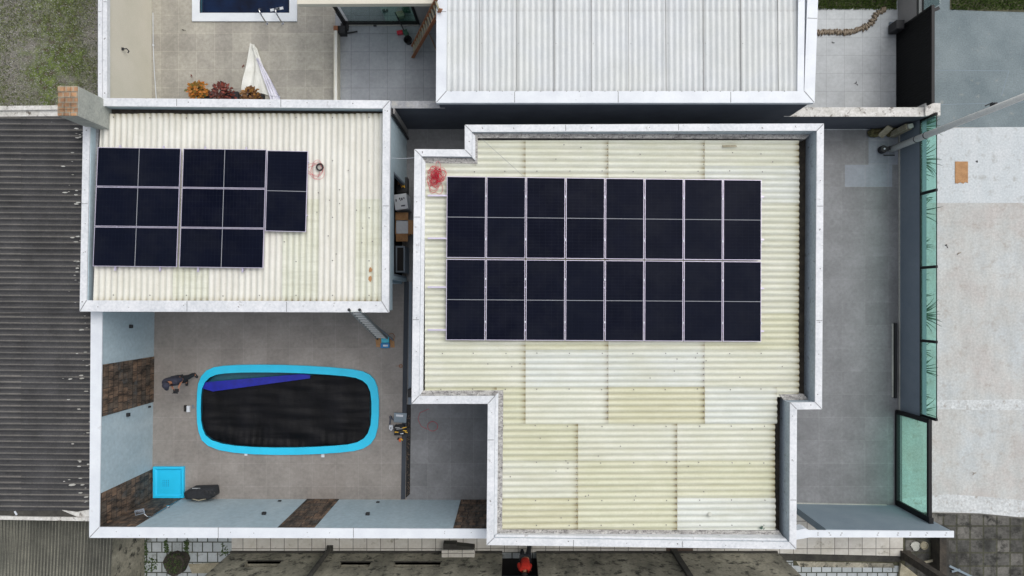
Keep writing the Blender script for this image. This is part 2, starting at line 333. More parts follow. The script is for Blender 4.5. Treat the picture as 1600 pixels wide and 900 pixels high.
# ---- mesh builder
class MB:
    def __init__(s): s.v = []; s.f = []; s.mi = []; s.uv = []
    def face(s, pts, mi=0, uvs=None):
        k = len(s.v); s.v += [tuple(p) for p in pts]; s.f.append(tuple(range(k, k+len(pts)))); s.mi.append(mi); s.uv.append(uvs)
    def add(s, vs_, fs, mi=0):
        k = len(s.v); s.v += [tuple(p) for p in vs_]
        for f in fs: s.f.append(tuple(i+k for i in f)); s.mi.append(mi); s.uv.append(None)
    def prism(s, poly, z0, z1, mi=0, bottom=True, zb=None):
        """poly: world (x, y) list; z1 may be a list / function of (x,y)"""
        n = len(poly)
        a = sum(poly[i][0]*poly[(i+1) % n][1]-poly[(i+1) % n][0]*poly[i][1] for i in range(n))
        if a < 0: poly = poly[::-1]
        zt = (lambda p: z1(*p)) if callable(z1) else (lambda p: z1)
        zl = (lambda p: z0(*p)) if callable(z0) else (lambda p: z0)
        vs_ = [(p[0], p[1], zl(p)) for p in poly]+[(p[0], p[1], zt(p)) for p in poly]
        fs = [(i, (i+1) % n, n+(i+1) % n, n+i) for i in range(n)]
        s.add(vs_, fs, mi)
        tess = tessellate_polygon([[Vector((p[0], p[1], 0)) for p in poly]]) if n > 4 else None
        k = len(s.v)-2*n
        if n <= 4: tops = [tuple(range(n))]
        else: tops = [tuple(t) for t in tess]
        for t in tops:
            ar = sum(poly[t[i]][0]*poly[t[(i+1) % len(t)]][1]-poly[t[(i+1) % len(t)]][0]*poly[t[i]][1] for i in range(len(t)))
            if ar < 0: t = t[::-1]
            s.f.append(tuple(k+n+i for i in t)); s.mi.append(mi); s.uv.append(None)
            if bottom: s.f.append(tuple(k+i for i in t[::-1])); s.mi.append(mi); s.uv.append(None)
    def box(s, c, sz, rot=0, mi=0, tilt=None):
        c = Vector(c); m = Matrix.Rotation(rot, 3, 'Z')
        if tilt: m = m @ Matrix.Rotation(tilt[0], 3, 'X') @ Matrix.Rotation(tilt[1], 3, 'Y')
        vs_ = [c+m @ Vector((x*sz[0]/2, y*sz[1]/2, z*sz[2]/2)) for z in (-1, 1) for x, y in ((-1, -1), (1, -1), (1, 1), (-1, 1))]
        s.add(vs_, [(3, 2, 1, 0), (4, 5, 6, 7), (0, 1, 5, 4), (1, 2, 6, 5), (2, 3, 7, 6), (3, 0, 4, 7)], mi)
    def beam(s, p, q, wd, ht, mi=0, up=(0, 0, 1)):
        p, q = Vector(p), Vector(q); d_ = (q-p).normalized(); u = Vector(up)
        if abs(d_.dot(u)) > .98: u = Vector((1, 0, 0))
        sd_ = d_.cross(u).normalized()*wd/2; u = sd_.cross(d_).normalized()*ht/2
        vs_ = [a+x*sd_+y*u for a in (p, q) for x, y in ((-1, -1), (1, -1), (1, 1), (-1, 1))]
        s.add(vs_, [(0, 1, 2, 3), (7, 6, 5, 4), (4, 5, 1, 0), (5, 6, 2, 1), (6, 7, 3, 2), (7, 4, 0, 3)], mi)
    def tube(s, pts, r, n=8, mi=0, closed=False, r2=None):
        pts = [Vector(p) for p in pts]; k0 = len(s.v); m = len(pts)
        for i, p in enumerate(pts):
            a = pts[(i-1) % m] if (closed or i > 0) else pts[i]; b_ = pts[(i+1) % m] if (closed or i < m-1) else pts[i]
            t = (b_-a).normalized(); u = Vector((0, 0, 1)) if abs(t.z) < .9 else Vector((1, 0, 0))
            x = t.cross(u).normalized(); y = x.cross(t).normalized()
            rr = r if r2 is None else r+(r2-r)*i/(m-1)
            for j in range(n):
                an = 2*math.pi*j/n; s.v.append(tuple(p+rr*(math.cos(an)*x+math.sin(an)*y)))
        for i in range(m if closed else m-1):
            for j in range(n):
                a, b_ = k0+i*n+j, k0+i*n+(j+1) % n; c, d_ = k0+((i+1) % m)*n+(j+1) % n, k0+((i+1) % m)*n+j
                s.f.append((a, b_, c, d_)); s.mi.append(mi); s.uv.append(None)
        if not closed:
            s.f.append(tuple(k0+j for j in range(n))[::-1]); s.mi.append(mi); s.uv.append(None)
            s.f.append(tuple(k0+(m-1)*n+j for j in range(n))); s.mi.append(mi); s.uv.append(None)
    def lathe(s, c, prof, n=20, mi=0, cap=True):
        c = Vector(c); k0 = len(s.v)
        for r_, z in prof:
            for j in range(n):
                a = 2*math.pi*j/n; s.v.append((c.x+r_*math.cos(a), c.y+r_*math.sin(a), c.z+z))
        for i in range(len(prof)-1):
            for j in range(n):
                s.f.append((k0+i*n+j, k0+i*n+(j+1) % n, k0+(i+1)*n+(j+1) % n, k0+(i+1)*n+j)); s.mi.append(mi); s.uv.append(None)
        if cap:
            s.f.append(tuple(k0+j for j in range(n))[::-1]); s.mi.append(mi); s.uv.append(None)
            s.f.append(tuple(k0+(len(prof)-1)*n+j for j in range(n))); s.mi.append(mi); s.uv.append(None)
    def ball(s, c, r, mi=0, n=10, m=7, sc=(1, 1, 1)):
        c = Vector(c)
        prof = [(r*math.sin(math.pi*i/m), -r*math.cos(math.pi*i/m)) for i in range(m+1)]
        k = len(s.v); s.lathe((0, 0, 0), [(max(a, 1e-4), z) for a, z in prof], n, mi, False)
        for i in range(k, len(s.v)):
            v = s.v[i]; s.v[i] = (c.x+v[0]*sc[0], c.y+v[1]*sc[1], c.z+v[2]*sc[2])
    def sheet(s, outer, z, holes=(), mi=0):
        loops = [[Vector((p[0], p[1], 0)) for p in outer]]+[[Vector((p[0], p[1], 0)) for p in h] for h in holes]
        flat = [p for l in loops for p in l]; k = len(s.v); s.v += [(p.x, p.y, z) for p in flat]
        for t in tessellate_polygon(loops):
            a, b_, c = [flat[i] for i in t]
            if (b_-a).cross(c-a).z < 0: t = (t[0], t[2], t[1])
            s.f.append(tuple(k+i for i in t)); s.mi.append(mi); s.uv.append(None)
    def obj(s, name, mats, parent=None, smooth=False, bevel=0, label=None):
        if not isinstance(mats, (list, tuple)): mats = [mats]
        me = bpy.data.meshes.new(name)
        off = Vector((0, 0, 0))
        if parent is not None: off = world_of(parent)
        me.from_pydata([(v[0]-off.x, v[1]-off.y, v[2]-off.z) for v in s.v], [], s.f)
        for m in mats: me.materials.append(M[m] if isinstance(m, str) else m)
        me.polygons.foreach_set('material_index', s.mi)
        if any(u is not None for u in s.uv):
            ul = me.uv_layers.new(name='UVMap')
            for p, u in zip(me.polygons, s.uv):
                if u:
                    for li, q in zip(p.loop_indices, u): ul.data[li].uv = q
        if smooth: me.polygons.foreach_set('use_smooth', [True]*len(me.polygons))
        me.update()
        o = bpy.data.objects.new(name, me); COL.objects.link(o)
        if parent is not None: o.parent = parent
        if bevel:
            bm = o.modifiers.new('bevel', 'BEVEL'); bm.width = bevel; bm.segments = 2; bm.limit_method = 'ANGLE'
        if label: o['label'] = label
        return o
def world_of(o):
    v = Vector(o.location)
    while o.parent: o = o.parent; v += Vector(o.location)
    return v
def tag(o, label=None, cat=None, group=None, kind=None):
    if label: o['label'] = label
    if cat: o['category'] = cat
    if group: o['group'] = group
    if kind: o['kind'] = kind
    return o
def thing(name, label, cat, loc=(0, 0, 0), group=None):
    o = bpy.data.objects.new(name, None); o.empty_display_size = .2; COL.objects.link(o); o.location = loc
    return tag(o, label, cat, group)
def single(mb, name, mats, label, cat, group=None, loc=None, **kw):
    """a thing that is one mesh, its origin at its base"""
    if loc is None:
        xs = [v[0] for v in mb.v]; ys = [v[1] for v in mb.v]; zs = [v[2] for v in mb.v]
        loc = ((min(xs)+max(xs))/2, (min(ys)+max(ys))/2, min(zs))
    mb.v = [(v[0]-loc[0], v[1]-loc[1], v[2]-loc[2]) for v in mb.v]
    o = mb.obj(name, mats, None, **kw); o.location = loc
    return tag(o, label, cat, group)
def P(pts, z=0): return [W2(x, y, z) for x, y in pts]
def rect(x0, y0, x1, y1, z=0): return P([(x0, y0), (x1, y0), (x1, y1), (x0, y1)], z)
def inset(poly, ds):
    n = len(poly); a = sum(poly[i][0]*poly[(i+1) % n][1]-poly[(i+1) % n][0]*poly[i][1] for i in range(n))
    sg = 1 if a > 0 else -1
    if not isinstance(ds, (list, tuple)): ds = [ds]*n
    lines = []
    for i in range(n):
        p, q = Vector(poly[i]), Vector(poly[(i+1) % n]); d_ = (q-p).normalized(); nn = Vector((-d_.y, d_.x))*sg
        lines.append((p+nn*ds[i], d_))
    out = []
    for i in range(n):
        (p1, d1), (p2, d2) = lines[i-1], lines[i]
        cr = d1.x*d2.y-d1.y*d2.x
        t = ((p2-p1).x*d2.y-(p2-p1).y*d2.x)/cr
        q = p1+d1*t; out.append((q.x, q.y))
    return out

def cap_ring(parent, outline, z, width, mat, edges=None, marks=True, th=.03, seams=True, rnd=None):
    """metal coping pieces, one child per side, mitred"""
    rn = random.Random(rnd or 3)
    n = len(outline); out = inset(outline, -.02); inn = inset(outline, width)
    ws = width if isinstance(width, (list, tuple)) else [width]*n
    for i in (edges if edges is not None else range(n)):
        j = (i+1) % n; mb = MB()
        a, b_, c, d_ = [Vector(q) for q in (out[i], out[j], inn[j], inn[i])]
        mb.prism([tuple(a), tuple(b_), tuple(c), tuple(d_)], z-.012, z+th, 0)
        dr = (b_-a).normalized(); nn = (d_-a); nn = (nn-dr*nn.dot(dr)).normalized()
        # drip edge on the outside
        mb.prism([tuple(a-nn*.012), tuple(b_-nn*.012), tuple(b_), tuple(a)], z-.13, z+th-.004, 0)
        # mitre seam and lap seams
        L = (b_-a).length
        e1 = (d_-a).normalized(); s1 = Vector((-e1.y, e1.x))*.012
        mb.prism([tuple(a+e1*.01-s1), tuple(a+e1*.01+s1), tuple(d_+s1), tuple(d_-s1)], z+th-.001, z+th+.003, 1)
        t = rn.uniform(2.2, 3.2)
        while seams and t < L-1.0:
            p = a+dr*t; q = p+nn*ws[i]
            mb.prism([tuple(p-dr*.01), tuple(p+dr*.01), tuple(q+dr*.01), tuple(q-dr*.01)], z+th-.001, z+th+.002, 1)
            t += rn.uniform(2.8, 3.3)
        if marks:
            t = rn.uniform(.2, .5)
            while t < L-.2:
                for k in range(rn.choice((1, 1, 2))):
                    p = a+dr*(t+rn.uniform(-.02, .02))+nn*(ws[i]*rn.uniform(.35, .75))
                    r_ = rn.uniform(.008, .017)
                    mb.prism([(p.x+r_*rn.uniform(.7, 1.3)*math.cos(q_), p.y+r_*math.sin(q_)) for q_ in (0, 1.05, 2.1, 3.14, 4.2, 5.2)], z+th-.001, z+th+.005, 2)
                t += rn.uniform(.8, 1.7)
        mb.obj('parapet_cap', [mat, 'seal', 'mark'], parent)

def corr_sheet(mb, quad, axis, zf, pitch=.175, amp=.022, mi=0, lift=0.0, seg=8, low='+', ph=0.0, skew=0.0):
    """corrugated sheet over the world quad (four (x,y) corners: a b c d around); waves stacked along axis.
    low: which end is the low (drip) end along the ridge direction"""
    a, b_, c, d_ = [Vector(p) for p in quad]
    # u runs along ridges, v across
    if axis == 'y':  # ridges along x : u = a->b , v = a->d
        Lv = ((d_-a).length+(c-b_).length)/2; Lu = (b_-a).length
    else:            # ridges along y : u = a->d , v = a->b
        b_, d_ = d_, b_
        Lv = ((d_-a).length+(c-b_).length)/2; Lu = (b_-a).length
    nv = max(2, int(Lv/pitch*seg)); nu = max(1, int(Lu/1.5))
    def pt(u, v):
        p = a+(b_-a)*u; q = d_+(c-d_)*u; r_ = p+(q-p)*v
        wc = (r_.y+skew*r_.x) if axis == 'y' else (r_.x+skew*r_.y)
        f = (wc/pitch+ph) % 1.0
        dl = (1-u)*Lu if low == '+' else u*Lu
        zz = zf(r_.x, r_.y)+amp*math.cos(2*math.pi*f)+lift*(1-min(1, dl/Lu))
        return (r_.x, r_.y, zz), (dl, f)
    rows = [[pt(i/nu, j/nv) for j in range(nv+1)] for i in range(nu+1)]
    for i in range(nu):
        for j in range(nv):
            q = [rows[i][j], rows[i+1][j], rows[i+1][j+1], rows[i][j+1]]
            uv = [list(x[1]) for x in q]
            fs = [x[1] for x in uv]
            if max(fs)-min(fs) > .5:
                for x in uv:
                    if x[1] < .5: x[1] += 1.0
                # v=1.0 equals ridge; fold so that abs(v-.5) stays right
                for x in uv: x[1] = 1.0 if x[1] > 1.0 else x[1]
            pts = [x[0] for x in q]
            n_ = (Vector(pts[1])-Vector(pts[0])).cross(Vector(pts[3])-Vector(pts[0]))
            if n_.z < 0: pts = pts[::-1]; uv = uv[::-1]
            mb.face(pts, mi, uv)
    # drip edge lip at the low end
    i = nu if low == '+' else 0
    for j in range(nv):
        p, q = rows[i][j][0], rows[i][j+1][0]
        mb.face([p, q, (q[0], q[1], q[2]-.008), (p[0], p[1], p[2]-.008)], mi, [(0, .5)]*4)
def screws(mb, pts, zf, mi, r=.017):
    for x, y in pts:
        z = zf(x, y)+.018
        mb.prism([(x+r*math.cos(a), y+r*math.sin(a)) for a in (0, 1.05, 2.1, 3.14, 4.2, 5.25)], z, z+.014, mi)

# ------------------------------------------------------------------ ground and floors
POOL_O = [(307,640),(307.5,615),(309,600),(314,588),(322,579),(333,574),(348,571.5),(375,570),(405,569.7),(440,570),(480,571.5),(520,574),(550,577),(566,580),(577,585),(585,593),(590,606),(592,625),(592,648),(590.5,668),(586,684),(579,694),(568,701),(553,705),(530,707.5),(500,709.5),(465,710.8),(430,711),(395,710),(365,707.5),(342,703.5),(325,697),(315,688),(310,675),(307.5,660)]
cx, cy = 449.5, 640.5
POOL_I = [(cx+(x-cx)*.937-2.6, cy+(y-cy)*.832+.3) for x, y in POOL_O]
ZR = .07
pool_hole = P([(cx+(x-cx)*.965-1.5, cy+(y-cy)*.90) for x, y in POOL_O])
NP = rect(306, -110, 459, 27)
big = [(-400, -400), (400, -400), (400, 400), (-400, 400)]
mb = MB(); mb.sheet(big, -.03, [pool_hole, NP]); tag(mb.obj('ground', 'ground'), kind='structure')
mb = MB()
mb.sheet(P([(237,160),(635.9,160),(635.9,792),(237,792)]), 0, [pool_hole])
tag(mb.obj('courtyard_floor', 'court_tile'), kind='structure')
mb = MB(); mb.sheet(P([(636,160),(1409,160),(1409,792),(636,792)]), .0); tag(mb.obj('side_yard_floor', 'yard_tile'), kind='structure')
mb = MB(); mb.sheet(P([(1320,257.5),(1394,257.5),(1394,292),(1320,292)]), .004); mb.sheet(P([(1357,203),(1403,203),(1403,257.4),(1357,257.4)]), .004)
tag(mb.obj('clean_tile_patch', 'yard_tile_wet'), kind='structure')
mb = MB(); mb.sheet(rect(225, -150, 524, 200), .004, [NP]); tag(mb.obj('north_patio', 'patio_tile'), kind='structure')
mb = MB(); mb.sheet(rect(524.2, -150, 720, 200), .004); tag(mb.obj('north_walkway', 'grey_tile'), kind='structure')
mb = MB(); mb.sheet(rect(1180, -150, 1404, 203), .004); tag(mb.obj('north_front_yard', 'light_tile'), kind='structure')
mb = MB(); mb.sheet(rect(-700, -600, 152, 300), 0); tag(mb.obj('gravel_lot', 'gravel'), kind='structure')
mb = MB(); mb.sheet(P([(1409.5,199),(3400,199),(3400,835),(1409.5,800)]), 0); tag(mb.obj('sidewalk', 'sidewalk'), kind='structure')
mb = MB(); mb.sheet(P([(1409.5,624),(1520,625),(1700,622),(1700,640),(1560,641),(1409.5,638)]), .004)
mb.sheet(P([(1409.5,779),(1480,772),(1540,776),(1700,792),(1700,806),(1592,808),(1530,802),(1480,800),(1409.5,797)]), .004)
tag(mb.obj('sidewalk_patch', 'sidewalk_light'), kind='structure')
mb = MB(); mb.sheet(P([(1409.5,199.2),(1480,200),(1560,198.6),(2600,199),(2600,318),(1600,317),(1409.5,317)]), .003); tag(mb.obj('new_concrete', 'sidewalk_cool'), kind='structure')
mb = MB(); mb.sheet(P([(1460,109.3),(1576,110.3),(1576,111.2),(1460,110.2)]), .003); mb.sheet(P([(1576,110),(1577,110),(1565,150),(1564,150)]), .003); mb.sheet(P([(1458,163.5),(1600,159),(1600,159.8),(1458,164.4)]), .003); tag(mb.obj('street_joint', 'slate_mid'), kind='structure')
mb = MB(); mb.sheet(P([(1409.5,-500),(3400,-500),(3400,198.8),(1409.5,198.8)]), 0); tag(mb.obj('street', 'street'), kind='structure')
mb = MB(); mb.sheet(P([(1415,798),(1480,803),(1530,804),(1592,810),(1700,810),(3400,836),(3400,1500),(1415,1500)]), -.004); tag(mb.obj('paved_verge', 'paver'), kind='structure')
mb = MB(); mb.sheet(rect(1240, 795, 1414, 1500), -.008); tag(mb.obj('neighbour_soil', 'soil'), kind='structure')
mb = MB(); mb.sheet(rect(215, 795, 1239, 1500), -.004); tag(mb.obj('neighbour_patio', 'white_tile'), kind='structure')
mb = MB(); mb.sheet(rect(1220, 884, 1404, 1300), .0); tag(mb.obj('neighbour_terrace', 'white_tile'), kind='structure')
mb = MB(); mb.sheet(P([(1244,877),(1395,880),(1398,887),(1250,886)]), .006); tag(mb.obj('concrete_strip', 'dirty_conc'), kind='structure')
mb = MB(); mb.sheet(P([(294,881),(345,879),(362,868),(372,874),(372,895),(300,896)]), .002); tag(mb.obj('cement_patch', 'stone_buff'), kind='structure')
# raised corridor of beige tiles, behind the boundary wall
mb = MB(); mb.prism(P([(362,800),(1411,800),(1411,869),(1213,864.5),(362,860.5)], .08), -.02, .08)
tag(mb.obj('tiled_corridor', 'corridor_tile'), kind='structure')
mb = MB(); mb.prism(P([(1213,865.2),(1411,869.4),(1405,878),(1222,876)], .02), -.02, .02); tag(mb.obj('dark_gutter_strip', 'dirty_dark'), kind='structure')

# grass and gravel (uncountable)
def blades(area, n, h, mat, name, z=0, wdt=.012, seed=1, test=None, spread=.6):
    rn = random.Random(seed); mb = MB(); (x0, y0), (x1, y1) = area
    k = 0
    while k < n:
        x = rn.uniform(x0, x1); y = rn.uniform(y0, y1)
        if test and not test(x, y, rn): k += .2; continue
        k += 1
        a = rn.uniform(0, 6.28); hh = h*rn.uniform(.5, 1.2); l = rn.uniform(.1, 1)*hh*spread
        dx, dy = math.cos(a), math.sin(a); w_ = wdt*rn.uniform(.6, 1.4)
        mb.face([(x-dy*w_, y+dx*w_, z), (x+dy*w_, y-dx*w_, z), (x+dx*l, y+dy*l, z+hh)])
    return tag(mb.obj(name, mat), kind='stuff')
o = blades((W2(1276, 15), W2(1400, -60)), 9000, .07, 'leaf_green', 'grass', z=.005, wdt=.02, seed=3); o['label'] = 'green grass strip at the top of the neighbour front yard'
mbs = MB(); mbs.sheet(rect(1276, -200, 1400.6, 13.5), .008); tag(mbs.obj('lawn_soil', 'soil'), kind='structure')
o = blades((W2(1486, 15.5), W2(1640, -60)), 9000, .07, 'leaf_green', 'grass', z=.005, wdt=.02, seed=4); o['label'] = 'green grass patch beside the street, top right corner'
mbs = MB(); mbs.sheet(P([(1484,-200),(1484,15),(1530,17),(1600,19),(1900,19),(1900,-200)]), .008); tag(mbs.obj('verge_soil', 'soil'), kind='structure')
def weed_test(x, y, rn):
    return noise.noise(Vector((x*.55, y*.55, 1.3)))+.35*noise.noise(Vector((x*2, y*2, 4)))+rn.uniform(-.25, .25) > .05
o = blades((W2(-30, 170), W2(152, -30)), 9000, .05, 'leaf_weed', 'weeds', wdt=.014, seed=5, test=weed_test, spread=1.4); o['label'] = 'patchy weeds growing through the gravel lot'
rn = random.Random(8); mb = MB()
for k in range(9000):
    p = W(rn.uniform(-20, 152), rn.uniform(-20, 168)); r_ = rn.uniform(.008, .028)
    mb.add([(p.x+r_*rn.uniform(-1, 0), p.y+r_*rn.uniform(-1, 0), 0), (p.x+r_, p.y+r_*rn.uniform(-1, 1), 0), (p.x+r_*rn.uniform(-.5, .5), p.y+r_, 0), (p.x, p.y, r_*1.1)], [(0, 1, 3), (1, 2, 3), (2, 0, 3)])
tag(mb.obj('gravel_stones', 'pebble'), 'loose grey gravel scattered over the lot', kind='stuff')

# ------------------------------------------------------------------ main house
ZM = 3.8
MO = P([(728,197),(1285,195),(1282,637.5),(1243,638),(1242,856),(762,849.5),(764,629),(645,629),(649.5,235),(728,235.5)], ZM)
house = thing('house', 'large pale-roofed house carrying sixteen solar panels, white coping all round', 'house', (W(960, 500).x, W(960, 500).y, 0))
TH = .17
inn = inset(MO, TH)
mb = MB(); n = len(MO)
body = inset(MO, .025)
for i in range(n):
    j = (i+1) % n
    mb.prism([body[i], body[j], inn[j], inn[i]], 0, ZM-.01)
mb.obj('wall', 'parapet_grey', house)
mb = MB(); mb.prism(inset(MO, TH-.01), 2.95, 3.10); mb.obj('roof_deck', 'gutter', house)
cap_ring(house, MO, ZM, [.17, .165, .17, .165, .17, .17, .19, .17, .17, .17], 'dirty_metal', rnd=5)
xw, xe = W(665, 400, 3.6).x, W(1248, 400, 3.38).x
def zmain(x, y): return 3.66+(x-xw)/(xe-xw)*(3.36-3.66)
# flashing between parapet and sheets (edges 0 north,3.. etc), sloping white sheet on the west sides
mb = MB(); f1 = inset(MO, TH+.003); f2 = inset(MO, [TH+.15, .3, .3, .3, .3, TH+.26, TH+.13, TH+.24, TH+.14, TH+.15][0:n] if False else [.30,.30,.34,.30,.345,.40,.32,.27,.33,.32])
for i in (0, 2, 4, 5, 6, 8, 9):
    j = (i+1) % n; mb = MB()
    p = [f1[i], f1[j], f2[j], f2[i]]
    mb.prism(p, 3.05, lambda x, y: zmain(x, y)+.045, 0); mb.obj('flashing', 'flash', house)
mb = MB()
i = 7; p = [f1[7], f1[8], f2[8], f2[7]]
mb.prism(p, 3.1, ZM-.045, 0); 
i = 5; g1 = inset(MO, TH+.09)
mb.prism([f1[5], f1[6], g1[6], g1[5]], 3.2, lambda x, y: zmain(x, y)+.07, 0)
mb.prism([f1[9], f1[0], g1[0], g1[9]], 3.2, lambda x, y: ZM-.05, 0)
g4 = inset(MO, TH+.07); mb.prism([f1[4], f1[5], g4[5], g4[4]], 3.2, ZM-.05, 0)
mb.obj('white_flashing', 'dirty_metal', house)
# corrugated sheets
mb = MB(); mats = ['sheet_cream', 'sheet_yellow', 'sheet_white', 'sheet_old', 'mark']
rn = random.Random(12)
def zpx(x): # height used to place a pixel column
    return 3.66+(x-665)/(1248-665)*(3.36-3.66)
def Q(x0, y0, x1, y1):
    return [W2(x0, y0, zpx(x0)), W2(x1, y0, zpx(x1)), W2(x1, y1, zpx(x1)), W2(x0, y1, zpx(x0))]
rows_u = [219.5, 259.5, 317, 374.5, 432, 489.5, 547, 604.5]
cols_u = [664, 820, 949.5, 1100, 1248]
over = {(6, 1): 2, (6, 2): 2, (6, 3): 0, (1, 3): 2, (2, 3): 0, (0, 2): 0, (6, 0): 0, (0, 1): 0, (0, 0): 0, (1, 0): 0}
for r_ in range(7):
    for c_ in range(4):
        x0 = cols_u[c_]; y0 = rows_u[r_]; 
        if r_ == 0 and c_ == 0: x0 = 744
        if r_ == 1 and c_ == 0: y0 = 259.5
        corr_sheet(mb, Q(x0, y0, cols_u[c_+1]+(1.2 if c_ < 3 else rn.uniform(-.5, .7)), rows_u[r_+1]), 'y', zmain, mi=over.get((r_, c_), rn.choice((0, 0, 1))), lift=.010)
corr_sheet(mb, Q(664, 247, 745, 259.5), 'y', zmain, mi=0)
corr_sheet(mb, Q(664, 604.5, 776, 622), 'y', zmain, mi=1)
corr_sheet(mb, Q(1214, 604.5, 1248, 620), 'y', zmain, mi=0, lift=.01)
cm = [776, 820, 949.5, 1100, 1214]
for c_, t in enumerate((1, 0, 3, 2)): corr_sheet(mb, Q(cm[c_], 604.5, cm[c_+1]+(1.2 if c_ < 3 else 0), 662), 'y', zmain, mi=t, lift=.010)
rl = [662, 720, 778, 828]; cl = [778.5, 902, 1057, 1211]
tl = [[1, 0, 0], [0, 1, 1], [3, 1, 2]]
for r_ in range(3):
    for c_ in range(3): corr_sheet(mb, Q(cl[c_], rl[r_], cl[c_+1]+(1.2 if c_ < 2 else rn.uniform(-.4, .6)), rl[r_+1]), 'y', zmain, mi=tl[r_][c_], lift=.010)
sp = []
for y in (268, 552, 608): sp += [W2(x+rn.uniform(-1.5, 1.5), y+rn.uniform(-.8, .8), zpx(x)) for x in range(690, 1240, 50)]
for y in (665.5, 722.5, 781, 820): sp += [W2(x+rn.uniform(-1.5, 1.5), y+rn.uniform(-.8, .8), zpx(x)) for x in range(786, 1200, 51)]
for x in (949, 1099): sp += [W2(x, y, zpx(x)) for y in [228+9.62*k for k in range(4)]+[556+9.62*k for k in range(11)]]
for x in (901, 1056): sp += [W2(x, y, zpx(x)) for y in [680+9.62*k for k in range(15)]]
sp += [W2(rn.uniform(785, 1200), rn.uniform(670, 820), 3.5) for k in range(16)]+[W2(rn.uniform(670, 1240), rn.uniform(540, 600), 3.5) for k in range(10)]+[W2(rn.uniform(760, 1240), rn.uniform(225, 270), 3.5) for k in range(8)]
screws(mb, sp, zmain, 4)
mb.obj('roof_sheeting', mats, house, smooth=False)
# dark foam closure under the sheet ends above the east gutter
mb = MB()
mb.prism(P([(1243,222),(1247,222),(1247,621),(1243,621)], 3.3), 3.1, 3.33); mb.prism(P([(1205.5,625),(1209.5,625),(1209.5,828),(1205.5,828)], 3.3), 3.1, 3.34)
mb.obj('gutter_board', 'gutter', house)

# bits lying on the house roof
mb = MB(); p = W(1139, 229, 3.45)
mb.prism(P([(1128,227),(1150,226.6),(1151,230),(1129,230.6)], 3.45), 3.455, 3.475); single(mb, 'timber_offcut', 'stone_buff', 'thin weathered strip lying on the north edge of the large roof', 'offcut')
mb = MB(); p = W(1109, 804, 3.47); mb.lathe((p.x, p.y, zmain(p.x, p.y)+.02), [(.07, 0), (.065, .03), (.03, .045), (.02, .045)], 14)
single(mb, 'roof_vent', ['sheet_white'], 'small round vent cap in the whiter sheet near the roof corner', 'vent')
mb = MB(); p = W(1190, 824, 3.42)
for k in range(9): mb.box((p.x+random.uniform(-.05, .05), p.y+random.uniform(-.03, .03), 3.44+random.uniform(0, .03)), (.05, .02, .012), random.uniform(0, 3), 0)
single(mb, 'plastic_scrap', 'green_plastic', 'crumpled green plastic scrap in the lower gutter corner', 'litter')

# ------------------------------------------------------------------ solar panels
def quad_panel(name, label, corners, zf, group, long_first, thick=.035, inner=.015):
    """corners: world (x,y) TL TR BR BL. long_first: long side runs TL->TR"""
    c = [Vector((p[0], p[1], zf(*p))) for p in corners]
    cen = sum(c, Vector())/4
    t = thing(name, label, 'solar panel', tuple(cen), group)
    def lerp(a, b_, u, v): 
        p = c[0].lerp(c[1], u); q = c[3].lerp(c[2], u); return p.lerp(q, v)
    Lu = (c[1]-c[0]).length; Lv = (c[3]-c[0]).length
    iu, iv = inner/Lu, inner/Lv; up = Vector((0, 0, 1))
    fr = MB()
    o_ = [lerp(0, 0, 0, 0), lerp(0, 0, 1, 0), lerp(0, 0, 1, 1), lerp(0, 0, 0, 1)]
    i_ = [lerp(0, 0, iu, iv), lerp(0, 0, 1-iu, iv), lerp(0, 0, 1-iu, 1-iv), lerp(0, 0, iu, 1-iv)]
    vs_ = [p+up*.003 for p in o_]+[p+up*.003 for p in i_]+[p-up*thick for p in o_]+[p-up*.006 for p in i_]
    fs = []
    for k in range(4):
        m = (k+1) % 4
        fs += [(k, k+4, m+4, m), (k, m, m+8, k+8), (k+4, k+12, m+12, m+4)]
    fs.append((8, 9, 10, 11))
    fr.add(vs_, fs); f = fr.obj('frame', 'alu', t)
    g = MB()
    uv = [(0, 0), (1, 0), (1, 1), (0, 1)] if long_first else [(0, 0), (0, 1), (1, 1), (1, 0)]
    pts = [p-up*.001 for p in i_]
    g.face(pts[::-1], 0, uv[::-1]); g.obj('cells', 'pv', t)
    return t
def zpan(x, y): return zmain(x, y)+.14
def bil(c, u, v):
    p = c[0].lerp(c[1], u); q = c[3].lerp(c[2], u); return p.lerp(q, v)
def zp_px(x): return zpx(x)+.14
GC = [W(697.5,275.5, zp_px(697)), W(1190.5,281.3, zp_px(1190)), W(1190,533.8, zp_px(1190)), W(696,531.3, zp_px(696))]
GC = [Vector((p.x, p.y)) for p in GC]
ords = ['first', 'second', 'third', 'fourth', 'fifth', 'sixth', 'seventh', 'eighth']
gp = .0016
for r_, (v0, v1, rname) in enumerate(((0, .4965, 'upper'), (.5055, 1, 'lower'))):
    for k in range(8):
        u0, u1 = k/8+gp, (k+1)/8-gp
        cs = [bil(GC, u, v) for u, v in ((u0, v0), (u1, v0), (u1, v1), (u0, v1))]
        quad_panel('solar_panel', '%s panel from the left in the %s row of the large roof array' % (ords[k], rname), [tuple(q) for q in cs], zpan, 'solar panels on the large roof', False)
